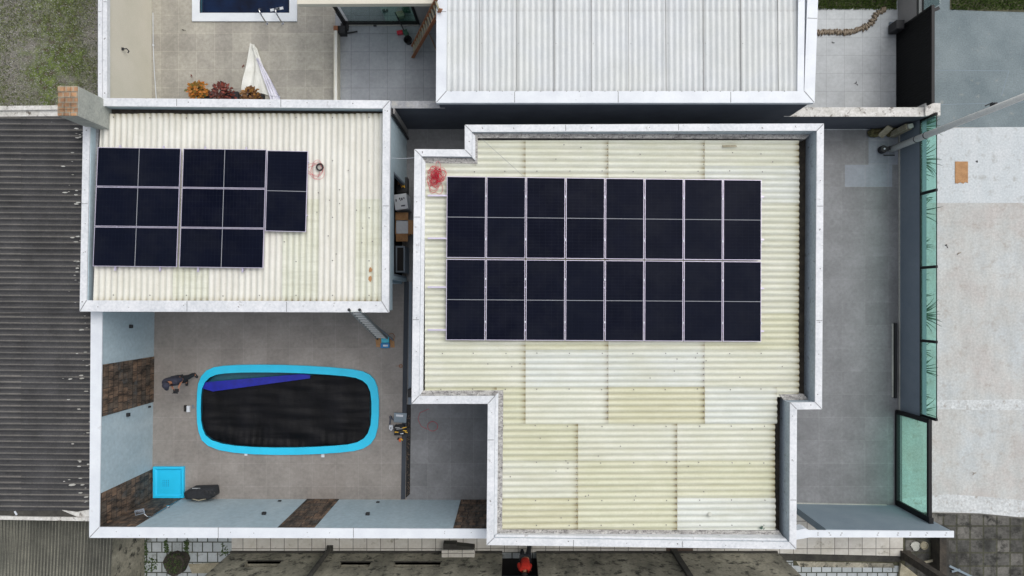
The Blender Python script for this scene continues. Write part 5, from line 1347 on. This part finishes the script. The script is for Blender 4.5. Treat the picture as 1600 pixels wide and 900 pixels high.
# ------------------------------------------------------------------ tarp, plants and tools in the north patio
def sheet_mesh(name, poly_px, z0, wr, seed, mat, parent, n_=16):
    (a, b_, c, d_) = poly_px; m2 = MB(); rows = []
    for i in range(n_+1):
        r_ = []
        for j in range(n_+1):
            u, v = i/n_, j/n_
            x = (a[0]*(1-u)+b_[0]*u)*(1-v)+(d_[0]*(1-u)+c[0]*u)*v; y = (a[1]*(1-u)+b_[1]*u)*(1-v)+(d_[1]*(1-u)+c[1]*u)*v
            p = W(x, y, z0); s_ = noise.noise(Vector((u*5+v*1.5, v*1.7, seed)))
            r_.append((p.x, p.y, max(.012, z0+wr*(s_+.5+.4*math.sin(u*9+seed+2*v)))))
        rows.append(r_)
    for i in range(n_):
        for j in range(n_): m2.face([rows[i][j+1], rows[i+1][j+1], rows[i+1][j], rows[i][j]])
    return m2.obj(name, mat, parent, smooth=True)
tp = thing('tarpaulin', 'crumpled white tarpaulin spread to a point on the patio', 'tarpaulin', (W(410, 120).x, W(410, 120).y, 0))
sheet_mesh('thin_layer', [(392,68),(402,76),(428,150),(378,142)], .03, .09, 1, 'tarp', tp)
sheet_mesh('folded_layer', [(393.5,70),(397.5,69),(402.5,82),(401,96)], .12, .04, 4, 'tarp', tp)
sheet_mesh('heavy_fold', [(401,92),(404.5,91),(438.5,153),(421,149)], .13, .08, 2, 'tarp2', tp)
sheet_mesh('hanging_end', [(421,146),(438,150),(439.5,165),(424,165)], .1, .06, 3, 'tarp2', tp)
def croton(label, cpx, r_, hgt, mat, seed, pot_px):
    rr = random.Random(seed); c = W(cpx[0], cpx[1], hgt*.7); pp = W(pot_px[0], pot_px[1], .2)
    t = thing('croton_plant', label, 'plant', (c.x, c.y, 0), 'crotons in black pots by the coping')
    mb = MB(); mb.lathe((c.x+.02, c.y-.02, 0), [(.12, 0), (.17, .3), (.18, .32), (.15, .32), (.14, .28)], 16); mb.box((pp.x, pp.y, .14), (.3, .26, .28)); mb.obj('pot', 'pot', t)
    mb = MB()
    for k in range(9):
        a = rr.uniform(0, 6.28); mb.tube([(c.x, c.y, .25), (c.x+.1*math.cos(a), c.y+.1*math.sin(a), hgt*.6), (c.x+r_*.6*math.cos(a), c.y+r_*.6*math.sin(a), hgt*.9)], .008, 5)
    mb.obj('stem', 'wood', t)
    mb = MB()
    for k in range(230):
        a = rr.uniform(0, 6.28); e_ = rr.random()**.5; q = Vector((c.x+r_*e_*math.cos(a)*rr.uniform(.5, 1), c.y+r_*e_*math.sin(a)*rr.uniform(.5, 1), hgt*(1-.45*e_)+rr.uniform(-.16, .06)))
        a2 = a+rr.uniform(-.9, .9); L_ = rr.uniform(.08, .15); w_ = L_*.3; dv = Vector((math.cos(a2), math.sin(a2), rr.uniform(-.5, .5))); sv = Vector((-math.sin(a2), math.cos(a2), rr.uniform(-.3, .3)))
        m_ = q+dv*L_*.5
        mb.face([q, m_-sv*w_, q+dv*L_, m_+sv*w_])
    mb.obj('leaves', mat, t)
croton('orange and green croton bush, leftmost of three', (306, 140), .33, .8, 'leaf_orange', 1, (322, 150))
croton('dark red croton bush, widest and in the middle', (345, 144), .40, .75, 'leaf_red', 2, (366, 150))
croton('small red and yellow croton half hidden at the tarpaulin foot', (390, 149), .30, .7, 'leaf_mixed', 3, (404, 153))
# string trimmer, bucket
t = thing('string_trimmer', 'red and green string trimmer with a long dark shaft', 'trimmer', tuple(W(630, 48)))
mb = MB(); mb.tube([W(617, 19, .5), W(632, 49, .12)], .02, 8); mb.obj('shaft', 'black_matte', t)
mb = MB(); c = W(625, 51, .1); mb.box((c.x, c.y, .1), (.2, .13, .14), .2); mb.obj('motor_cover', 'red_plastic', t, bevel=.02)
mb = MB(); c = W(634.5, 52.5, .1); mb.box((c.x, c.y, .12), (.15, .2, .18), .5); mb.box((c.x+.03, c.y+.08, .22), (.05, .05, .03), .3); mb.obj('engine', 'green_plastic', t, bevel=.02)
mb = MB(); c = W(638, 64, .12); mb.lathe((c.x, c.y, 0), [(.10, 0), (.13, .24), (.14, .25), (.12, .25), (.09, .03), (.001, .03)], 20, 0, False)
mb.tube([(c.x-.12, c.y, .25), (c.x-.08, c.y+.02, .32), (c.x+.08, c.y+.02, .32), (c.x+.12, c.y, .25)], .008, 6)
single(mb, 'bucket', 'black_matte', 'round black bucket at the wooden ladder foot', 'bucket')
c = W(626, 24, .1); mb = MB(); mb.box((c.x, c.y, .12), (.26, .2, .24), .2); single(mb, 'pink_tub', 'stone_buff', 'dull tub seen through the green door glass', 'tub', bevel=.02)
c = W(634, 14, .2); mb = MB(); mb.ball((c.x, c.y, .2), .14, 0, 10, 7); mb.box((c.x+.1, c.y-.06, .2), (.1, .08, .2)); single(mb, 'watering_can', 'green_plastic', 'dark green can behind the door glass', 'can')
c = W(600, 17, .05); mb = MB(); mb.box((c.x, c.y, .06), (.1, .07, .1), .4); mb.box((c.x+.1, c.y+.03, .04), (.05, .05, .06)); single(mb, 'pair_of_shoes', 'black_matte', 'dark pair of shoes behind the clear glass', 'shoes')
c = W(586, 40.5, .03); mb = MB(); mb.box((c.x, c.y, .04), (.1, .04, .04)); single(mb, 'door_guide', 'black_matte', 'tiny black guide on the door track', 'door part')

# ------------------------------------------------------------------ west neighbour roofs
ZD = 2.6
wr_ = thing('dark_roof_building', 'long west neighbour building under weathered black corrugated sheets', 'building', (W(60, 480, 0).x, W(60, 480).y, 0))
wq = [W2(-90, 181, ZD), W2(152, 183, ZD), W2(152, 798, ZD), W2(-90, 798, ZD)]
mb = MB()
for x0, x1, k in ((-250, 33, 0), (33, 152, 1)):
    for q in range(8):
        ya_, yb2 = 181+q*77.1, 181+(q+1)*77.1
        corr_sheet(mb, [W2(x0, ya_, ZD), W2(x1+(1 if k == 0 else 0), ya_, ZD), W2(x1+(1 if k == 0 else 0), yb2, ZD), W2(x0, yb2, ZD)], 'y', lambda x, y: ZD+(.004 if k else .012), pitch=.1766, amp=.027, low='+', skew=.008 if q < 4 else .012, seg=10)
mb.obj('roof_sheeting', 'sheet_black', wr_)
mb = MB(); rr = random.Random(4)
for k in range(70):
    x = 145-abs(rr.gauss(0, 18)); y = rr.uniform(190, 790)
    if y < 480: x -= 14
    p = W(x, y, ZD); l = rr.uniform(.01, .045)
    mb.prism([(p.x+l*rr.uniform(.6, 1.4)*math.cos(a)*1.6, p.y+l*.5*math.sin(a)) for a in (0, 1.2, 2.3, 3.3, 4.4, 5.4)], ZD+.02, ZD+.04)
for (x, y, l) in ((114, 757, .09), (130, 757, .05), (136, 776, .06), (111, 592, .05), (129, 591, .06)):
    p = W(x, y, ZD); mb.prism([(p.x+l*1.2*math.cos(a), p.y+l*.4*math.sin(a+.3)) for a in (0, 1.2, 2.3, 3.3, 4.4, 5.4)], ZD+.02, ZD+.045)
tag(mb.obj('paint_flakes', 'speck'), 'white flakes of paint and mortar scattered on the black roof', kind='stuff')
mb = MB(); mb.prism(P([(-250,186),(152,186),(152,797),(-250,797)], 2.4), 0, 2.35); mb.obj('wall', 'dirty_conc', wr_)
mb = MB(); mb.prism(P([(-250,168),(100,164.5),(100,171),(-250,176)], ZD+.1), 2.3, ZD+.1); mb.prism(P([(-250,176),(100,171.3),(155,173),(155,181),(-250,184)], ZD+.02), 2.3, ZD+.02)
mb.obj('ridge_cap', 'weather_cap', wr_)
mb = MB(); mb.prism(P([(-250,794),(146,797),(146,808),(-250,806)], ZD-.02), 2.0, ZD-.02); mb.obj('concrete_gutter', 'dirty_dark', wr_)
mb = MB(); mb.prism(P([(-250,809),(0,806.5),(60,808),(146,808.5),(146,814.5),(60,813),(0,812),(-250,812)], ZD+.04), 2.2, ZD+.04); mb.prism(P([(97,797),(120,800),(146,795),(146,807.5),(120,807)], ZD+.0), 2.2, ZD+.012); mb.obj('edge_cap', 'weather_cap', wr_)
mb = MB(); p = W(25, 801.5, ZD); mb.box((p.x, p.y, ZD+.01), (.13, .04, .03), R(-60)); single(mb, 'roof_bottle', 'white_card', 'small white scrap lying in the dark roof gutter', 'litter')
ZG = 2.1
gr = thing('grey_roof_shed', 'shed with finely ribbed grimy roof in the lower left corner', 'shed', (W(80, 870, 0).x, W(80, 870).y, 0))
mb = MB(); def_z = lambda x, y: ZG
corr_sheet(mb, [W2(-250, 812, ZG), W2(177, 812, ZG), W2(163, 1100, ZG), W2(-250, 1100, ZG)], 'x', lambda x, y: ZG, pitch=.1, amp=.014, low='+', skew=.16, seg=7)
mb.obj('roof_sheeting', 'sheet_grime', gr)
mb = MB(); xg = W(226, 0, 0).x; mb.prism([(W(-250, 0, ZG).x, W(0, 813, ZG).y), (xg, W(0, 813, ZG).y), (xg, -16), (W(-250, 0, ZG).x, -16)], 0, ZG-.05); mb.obj('wall', 'dirty_conc', gr)

# ------------------------------------------------------------------ south neighbour
YW = W(0, 862, 0).y
sn = thing('south_house', 'stained concrete house wall with low slot windows along the bottom edge', 'house', (W(780, 880).x, YW, 0))
xL, xR = W(362, 0, 0).x, W(1213, 0, 0).x
mb = MB(); ops = []
for (x0, x1) in ((402, 452), (543, 590), (625, 694)):
    pass
def slotx(px, py):   # px at the wall plane
    D = -YW*F/(py-468); return (px-803)*D/F, H-D
slots = []
for (x0, x1, y0, y1) in ((387, 440, 877, 886), (533, 580, 878.5, 886.5), (617, 689, 878.5, 886.5)):
    a0, zb_ = slotx(x0, y0); a1, _ = slotx(x1, y0); _, zt_ = slotx(x0, y1); slots.append((a0, a1, zb_, zt_))
d0, d1 = W(785, 0, 0).x, W(838, 0, 0).x
segs = sorted([(a, b_, z0, z1) for a, b_, z0, z1 in slots]+[(d0, d1, 0, 2.3)])
x = xL; ZT = 2.8; TW = .22
for a, b_, z0, z1 in segs:
    mb.prism([(x, YW), (a, YW), (a, YW-TW), (x, YW-TW)], 0, ZT)
    if z0 > 0: mb.prism([(a, YW), (b_, YW), (b_, YW-TW), (a, YW-TW)], 0, z0)
    mb.prism([(a, YW), (b_, YW), (b_, YW-TW), (a, YW-TW)], z1, ZT)
    x = b_
mb.prism([(x, YW), (xR, YW), (xR, YW-TW), (x, YW-TW)], 0, ZT)
for xx2 in (xL, xR-TW): mb.prism([(xx2, YW-TW), (xx2+TW, YW-TW), (xx2+TW, -15), (xx2, -15)], 0, ZT)
mb.obj('wall', 'dirty_conc', sn)
mb = MB(); mb.prism([(xL+TW, YW-1.2), (xR-TW, YW-1.2), (xR-TW, YW-1.25), (xL+TW, YW-1.25)], 0, ZT); mb.prism([(xL, YW-TW-.01), (xR, YW-TW-.01), (xR, -15), (xL, -15)], ZT-.1, ZT+.02)
mb.prism([(xL+TW, YW-TW-.002), (xR-TW, YW-TW-.002), (xR-TW, YW-1.2), (xL+TW, YW-1.2)], .0, .02); mb.obj('interior', 'interior', sn)
for a, b_, z0, z1 in slots:
    mb = MB(); mb.box(((a+b_)/2, YW-.03, z0-.02), (b_-a+.08, .1, .04)); mb.obj('sill', 'dirty_dark', sn)
mb = MB(); mb.box(((d0+d1)/2, YW-.8, 1.1), (d1-d0, .04, 2.2)); mb.obj('door', 'char', sn)
# dark course of dirt along the wall foot
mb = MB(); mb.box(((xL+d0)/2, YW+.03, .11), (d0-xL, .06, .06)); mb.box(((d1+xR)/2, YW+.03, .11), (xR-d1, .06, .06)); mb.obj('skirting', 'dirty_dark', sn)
def post(lab, px, py, r_, mat, h, sq=False):
    p = W(px, py, 0); mb = MB()
    if sq: mb.box((p.x, p.y, h/2), (r_*2, r_*2, h))
    else: mb.tube([(p.x, p.y, 0), (p.x, p.y, h)], r_, 12)
    mb.box((p.x, p.y, .12), (r_*2.6, r_*2.6, .1))
    single(mb, 'post', mat, lab, 'post', 'dark posts south of the boundary wall', loc=(p.x, p.y, 0))
post('grey round post in front of the slot windows', 517, 855, .075, 'dirty_dark', 3.0)
post('dark square post right of the red shirted person', 1052, 861, .085, 'dirty_dark', 3.0, True)
post('thick black gate post beside the soil patch', 1412, 866, .12, 'gutter', 2.6, True)
t = thing('tiled_step', 'small tiled bench block with a dark top strip in the narrow corridor', 'bench', tuple(W(716, 862, 0)))
mb = MB(); mb.prism(P([(690,860),(741.5,860),(741.5,872.5),(690,872.5)], .5), .08, .5); mb.obj('block', 'corridor_tile', t, bevel=.008)
mb = MB(); mb.prism(P([(692.5,850),(713,850),(713,852.5),(741,855.5),(741,859.8),(692.5,859.8)], .42), .08, .42); mb.obj('dark_strip', 'dirty_dark', t)
mb = MB(); mb.prism(P([(1041,854),(1083,854),(1083,864),(1041,864)], .1), .08, .092); single(mb, 'rusty_plate', 'shaft_brown', 'brown square plate on the tiles behind the dark square post', 'plate')
# stump
c = W(275, 880, .2); t = thing('tree_stump', 'dark mossy round stump among the white tiles', 'stump', tuple(c)+() if False else (c.x, c.y, 0))
mb = MB(); rr = random.Random(3); prof = [(1.02, 0), (1.0, .2), (.95, .34), (.8, .38), (.45, .33), (.05, .31)]; nn_ = 26; rad = [.37*(1+.08*math.sin(3*k*.24)+rr.uniform(-.06, .06)) for k in range(nn_)]
vs_ = [(c.x+rad[k]*s_*math.cos(6.283*k/nn_), c.y+rad[k]*s_*math.sin(6.283*k/nn_), z+rr.uniform(-.015, .015)) for s_, z in prof for k in range(nn_)]
fs = [(l*nn_+k, l*nn_+(k+1) % nn_, (l+1)*nn_+(k+1) % nn_, (l+1)*nn_+k) for l in range(5) for k in range(nn_)]+[tuple(5*nn_+k for k in range(nn_))]
mb.add(vs_, fs); mb.obj('trunk', 'gutter', t)
mb = MB()
for k in range(150):
    a = rr.uniform(0, 6.28); q = rr.uniform(.2, 1.05)*.36; p = Vector((c.x+q*math.cos(a), c.y+q*math.sin(a), .40 if q < .3 else .3)); l = rr.uniform(.02, .05)
    mb.face([p, p+Vector((l, l*.4, .02)), p+Vector((l*.8, l*1.2, .01)), p+Vector((0, l, .02))])
tag(mb.obj('moss', 'ivy', t), kind='stuff')
mb = MB()
for (x0, y0, x1, y1, n_) in ((258, 846, 262, 863, 90), (289, 845, 294, 868, 170), (262, 862, 292, 866, 60), (232, 872, 246, 890, 70), (226, 840, 230, 900, 120), (345, 850, 356, 868, 40)):
    for k in range(n_):
        p = W(rr.uniform(x0, x1), rr.uniform(y0, y1), 0); a = rr.uniform(0, 6.28); l = rr.uniform(.02, .06)
        mb.face([(p.x, p.y, .004), (p.x+l*math.cos(a), p.y+l*math.sin(a), .03), (p.x+l*1.3*math.cos(a+.5), p.y+l*1.3*math.sin(a+.5), .03), (p.x+l*math.cos(a+1), p.y+l*math.sin(a+1), .015)])
tag(mb.obj('creeping_weeds', 'ivy'), 'green weeds growing in the joints of the white tiles', kind='stuff')
# soil patch things, neighbour's black fence
c = W(1445, 853, .1); mb = MB(); mb.lathe((c.x, c.y, 0), [(.13, 0), (.14, .08), (.11, .1), (.1, .06), (.001, .06)], 18, 0, False)
single(mb, 'round_cover', 'stone_buff', 'round pale pot cover on the soil patch beside the side wall', 'cover')
c = W(1430, 853, 0); mb = MB(); mb.prism([(c.x+.2*math.cos(a)*(.8+.2*math.sin(3*a)), c.y+.16*math.sin(a)) for a in [k*.6 for k in range(10)]], 0, .04); single(mb, 'flat_stone', 'conc', 'flat pale stone left of the round cover on the soil', 'stone')
mb = MB(); mb.beam(W(1437, 880, .1), W(1470, 873, .1), .07, .05); single(mb, 'timber_plank', 'stone_buff', 'thin pale plank crossing the soil patch', 'plank')
mb = MB(); mb.beam(W(1483, 884, .05), W(1520, 902, .05), .07, .05); mb.beam(W(1487, 893, .05), W(1500, 890, .05), .06, .04); single(mb, 'metal_frame', 'slate_mid', 'pale metal angle lying on the dark pavers', 'metal frame')
sf = thing('side_fence', 'low black fence plinth running south from the end of the white coping', 'fence', (W(1474, 870, 0).x, W(0, 870).y, 0))
xa_, xb_ = W(1468.5, 0, .5).x, W(1479, 0, .5).x; y0_ = W(0, 828, .5).y
mb = MB(); mb.prism([(xa_, y0_), (xb_, y0_), (xb_, -15), (xa_, -15)], .01, .5); mb.obj('panel', 'gutter', sf)
mb = MB(); mb.prism([(xb_, y0_), (xb_+.2, y0_), (xb_+.2, -15), (xb_, -15)], 0, .3); mb.obj('side_wall', 'dirty_dark', sf)
mb = MB(); mb.prism(P([(1408,880),(1425,893),(1440,905),(1405,905)], .1), 0, .1); single(mb, 'rubble_slab', 'stone_buff', 'pale slab corner at the bottom edge by the gate post', 'slab')

# ------------------------------------------------------------------ people
def skin_part(name, nodes, edges, mat, parent, sub=2, root=None):
    off = world_of(parent); me = bpy.data.meshes.new(name); keys = list(nodes)
    me.from_pydata([tuple(Vector(nodes[k][0])-off) for k in keys], [(keys.index(a), keys.index(b_)) for a, b_ in edges], [])
    o = bpy.data.objects.new(name, me); COL.objects.link(o); o.parent = parent
    sk = o.modifiers.new('skin', 'SKIN'); sk.use_smooth_shade = True
    me.skin_vertices.new(name='') if not me.skin_vertices else None
    for i, k in enumerate(keys):
        r_ = nodes[k][1]; r_ = r_ if isinstance(r_, tuple) else (r_, r_)
        me.skin_vertices[0].data[i].radius = r_
        me.skin_vertices[0].data[i].use_root = (k == (root or keys[0]))
    sb = o.modifiers.new('sub', 'SUBSURF'); sb.levels = sub; sb.render_levels = sub
    me.materials.append(M[mat]); return o
def person(label, J, shirt, trousers, cap, face, shoes='black_matte', hat=True, group=None):
    """J: joint dictionary in world metres"""
    base = Vector(((J['ankL'][0]+J['ankR'][0])/2, (J['ankL'][1]+J['ankR'][1])/2, 0))
    t = thing('person', label, 'person', tuple(base), group)
    V = {k: Vector(v) for k, v in J.items()}
    nodes = {'pel': (V['pel'], .115), 'bel': (V['bel'], .10), 'che': (V['che'], .10), 'nck': (V['nck'], .058), 'hdb': (V['nck'].lerp(V['head'], .45), .06), 'hd': (V['head'], .088), 'top': (V['head']+(V['head']-V['nck']).normalized()*.07, .07)}
    edges = [('pel', 'bel'), ('bel', 'che'), ('che', 'nck'), ('nck', 'hdb'), ('hdb', 'hd'), ('hd', 'top')]
    fdir = Vector(face).normalized()
    for s_ in 'LR':
        nodes.update({'sh'+s_: (V['sh'+s_], .042), 'el'+s_: (V['el'+s_], .043), 'wr'+s_: (V['wr'+s_], .03), 'hip'+s_: (V['hip'+s_], .09), 'kn'+s_: (V['kn'+s_], .058), 'ank'+s_: (V['ank'+s_], .04)})
        toe = V['ank'+s_]+V['toe'+s_]; nodes['toe'+s_] = (toe, .034)
        edges += [('che', 'sh'+s_), ('sh'+s_, 'el'+s_), ('el'+s_, 'wr'+s_), ('pel', 'hip'+s_), ('hip'+s_, 'kn'+s_), ('kn'+s_, 'ank'+s_), ('ank'+s_, 'toe'+s_)]
        # palm
        hd_ = V['hand'+s_].normalized(); palm = V['wr'+s_]+hd_*.06; nodes['pm'+s_] = (palm, (.034, .02)); edges.append(('wr'+s_, 'pm'+s_))
    body_o = skin_part('body', nodes, edges, 'skin', t, 2, 'pel')
    for s_ in 'LR':   # fingers: five chains closing downwards
        hd_ = V['hand'+s_].normalized(); palm = V['wr'+s_]+hd_*.07; side = hd_.cross(Vector((0, 0, 1))).normalized(); dn = Vector((0, 0, -1))
        fn, fe = {}, []
        for k, (of, L_) in enumerate(((-.03, .062), (-.01, .075), (.011, .07), (.031, .055))):
            b0 = palm+side*of-hd_*.02; b1 = palm+side*of+hd_*L_*.5+dn*.008; b2 = palm+side*of+hd_*L_*.8+dn*.032; b3 = palm+side*of+hd_*L_*.7+dn*.052
            for q, p in enumerate((b0, b1, b2, b3)): fn['f%d%d' % (k, q)] = (p, (.0105, .0095, .009, .008)[q])
            fe += [('f%d%d' % (k, q), 'f%d%d' % (k, q+1)) for q in range(3)]
        sgn = 1 if s_ == 'L' else -1
        b0 = palm-hd_*.045+side*.02*sgn; b1 = b0+side*.03*sgn+hd_*.02; b2 = b1+hd_*.03+side*.006*sgn+dn*.01
        for q, p in enumerate((b0, b1, b2)): fn['t%d' % q] = (p, .011-.001*q)
        fe += [('t0', 't1'), ('t1', 't2')]
        skin_part('fingers', fn, fe, 'skin', body_o, 1)
    up_ = (V['head']-V['nck']).normalized(); sd_ = fdir.cross(up_).normalized()
    mb = MB(); hc = V['head']
    for k in (-1, 1): mb.ball(hc+fdir*.083+sd_*.03*k+up_*.0, .012, 0, 8, 6)
    mb.obj('eyes', 'hair', body_o)
    mb = MB(); mb.beam(hc+fdir*.085+up_*.005, hc+fdir*.108-up_*.03, .022, .018); mb.beam(hc+fdir*.083-up_*.05-sd_*.022, hc+fdir*.083-up_*.05+sd_*.022, .008, .01, 0)
    for k in (-1, 1): mb.ball(hc+sd_*.088*k-up_*.005, .026, 0, 8, 6, (.5, 1, 1.2))
    mb.obj('face_features', 'skin', body_o, smooth=True)
    mb = MB(); mb.ball(hc+up_*.035-fdir*.012, .104, 0, 16, 10, (1, 1, .92)); mb.obj('hair', 'hair', body_o, smooth=True)
    if hat:
        mb = MB(); mb.ball(hc+up_*.05, .115, 0, 16, 10, (1, 1, .85))
        q0 = hc+up_*.05+fdir*.09
        vs_ = [q0-sd_*.08, q0-sd_*.06+fdir*.07, q0+fdir*.095, q0+sd_*.06+fdir*.07, q0+sd_*.08]
        mb.add([v for v in vs_]+[v-up_*.012 for v in vs_], [(0, 1, 2, 3, 4)[::-1], (5, 6, 7, 8, 9), (0, 1, 6, 5), (1, 2, 7, 6), (2, 3, 8, 7), (3, 4, 9, 8)])
        mb.obj('cap', cap, body_o, smooth=True)
    # clothes
    sn_ = {'wst': (V['pel'].lerp(V['bel'], .1), .15), 'bel': (V['bel'], .17), 'che': (V['che'], .185), 'col': (V['che'].lerp(V['nck'], .95), .105)}
    se = [('wst', 'bel'), ('bel', 'che'), ('che', 'col')]
    for s_ in 'LR':
        sn_['sh'+s_] = (V['sh'+s_], .10); sn_['sl'+s_] = (V['sh'+s_].lerp(V['el'+s_], .92), .08); se += [('che', 'sh'+s_), ('sh'+s_, 'sl'+s_)]
    skin_part('shirt', sn_, se, shirt, body_o, 2, 'che')
    tn = {'pel': (V['pel'], .145)}; te = []
    for s_ in 'LR':
        tn['hip'+s_] = (V['hip'+s_], .115); tn['kn'+s_] = (V['kn'+s_], .082); tn['cf'+s_] = (V['kn'+s_].lerp(V['ank'+s_], .99), .07); te += [('pel', 'hip'+s_), ('hip'+s_, 'kn'+s_), ('kn'+s_, 'cf'+s_)]
    skin_part('trousers', tn, te, trousers, body_o, 2, 'pel')
    for s_ in 'LR':
        a = V['ank'+s_]; b_ = a+V['toe'+s_]; d_ = (b_-a); d_.z = 0; d_.normalize()
        skin_part('shoe', {'h': (Vector((a.x, a.y, a.z-.035))-d_*.05, .05), 'm': (Vector((a.x, a.y, a.z-.04))+d_*.06, .048), 't': (Vector((a.x, a.y, a.z-.045))+d_*.17, .042)}, [('h', 'm'), ('m', 't')], shoes, body_o, 2)
    return t
# drone pilot: facing south, controller held in front
fx, fy = -10.86, -2.60
J = dict(pel=(fx+.01, fy+.02, .93), bel=(fx, fy+.0, 1.12), che=(fx-.01, fy, 1.33), nck=(fx-.01, fy-.03, 1.50), head=(fx-.01, fy-.07, 1.63),
         shL=(fx+.18, fy+.02, 1.40), shR=(fx-.2, fy-.02, 1.40), elL=(fx+.24, fy+.06, 1.12), elR=(fx-.22, fy-.0, 1.12), wrL=(fx+.12, fy-.19, 1.12), wrR=(fx-.08, fy-.22, 1.12),
         hipL=(fx+.10, fy+.03, .88), hipR=(fx-.09, fy-.0, .88), knL=(fx+.12, fy+.04, .48), knR=(fx-.11, fy-.06, .48), ankL=(fx+.12, fy+.09, .09), ankR=(fx-.14, fy-.14, .09),
         toeL=(.07, -.08, -.05), toeR=(0, -.11, -.05), handL=(-.25, -1, 0), handR=(.25, -1, 0))
person('standing person in dark cap and navy shirt holding a controller by the pool', J, 'navy', 'dark_cloth', 'navy', (-.05, -1, -.35))
mb = MB(); mb.box((fx+.02, fy-.32, 1.10), (.17, .10, .03)); mb.box((fx+.02, fy-.39, 1.13), (.15, .05, .012), 0, 0, (R(25), 0)); mb.tube([(fx-.04, fy-.36, 1.12), (fx-.06, fy-.42, 1.2)], .007, 6); mb.tube([(fx+.08, fy-.36, 1.12), (fx+.10, fy-.42, 1.2)], .007, 6)
single(mb, 'remote_controller', 'black_matte', 'black remote controller held by the standing person', 'controller', bevel=.006)
# person in red stepping into the doorway
gx_, gy_ = W(820, 858, 0).x, YW+.16
J = dict(pel=(gx_+.0, gy_-.05, .94), bel=(gx_-.01, gy_-.1, 1.12), che=(gx_-.03, gy_-.17, 1.32), nck=(gx_-.03, gy_-.24, 1.48), head=(gx_-.03, gy_-.30, 1.60),
         shL=(gx_+.11, gy_-.16, 1.40), shR=(gx_-.16, gy_-.18, 1.40), elL=(gx_+.15, gy_-.14, 1.14), elR=(gx_-.21, gy_-.1, 1.14), wrL=(gx_+.16, gy_-.34, 1.0), wrR=(gx_-.18, gy_-.30, 1.0),
         hipL=(gx_+.09, gy_-.03, .89), hipR=(gx_-.09, gy_-.05, .89), knL=(gx_+.12, gy_+.04, .50), knR=(gx_-.09, gy_-.16, .52), ankL=(gx_+.17, gy_+.28, .17), ankR=(gx_-.09, gy_-.08, .10),
         toeL=(0, -.11, -.05), toeR=(0, -.11, -.05), handL=(0, -1, -.3), handR=(0, -1, -.3))
person('dark haired person in red shirt and black trousers stepping into the lower doorway', J, 'red_cloth', 'dark_cloth', 'hair', (0, -1, -.2), hat=False)
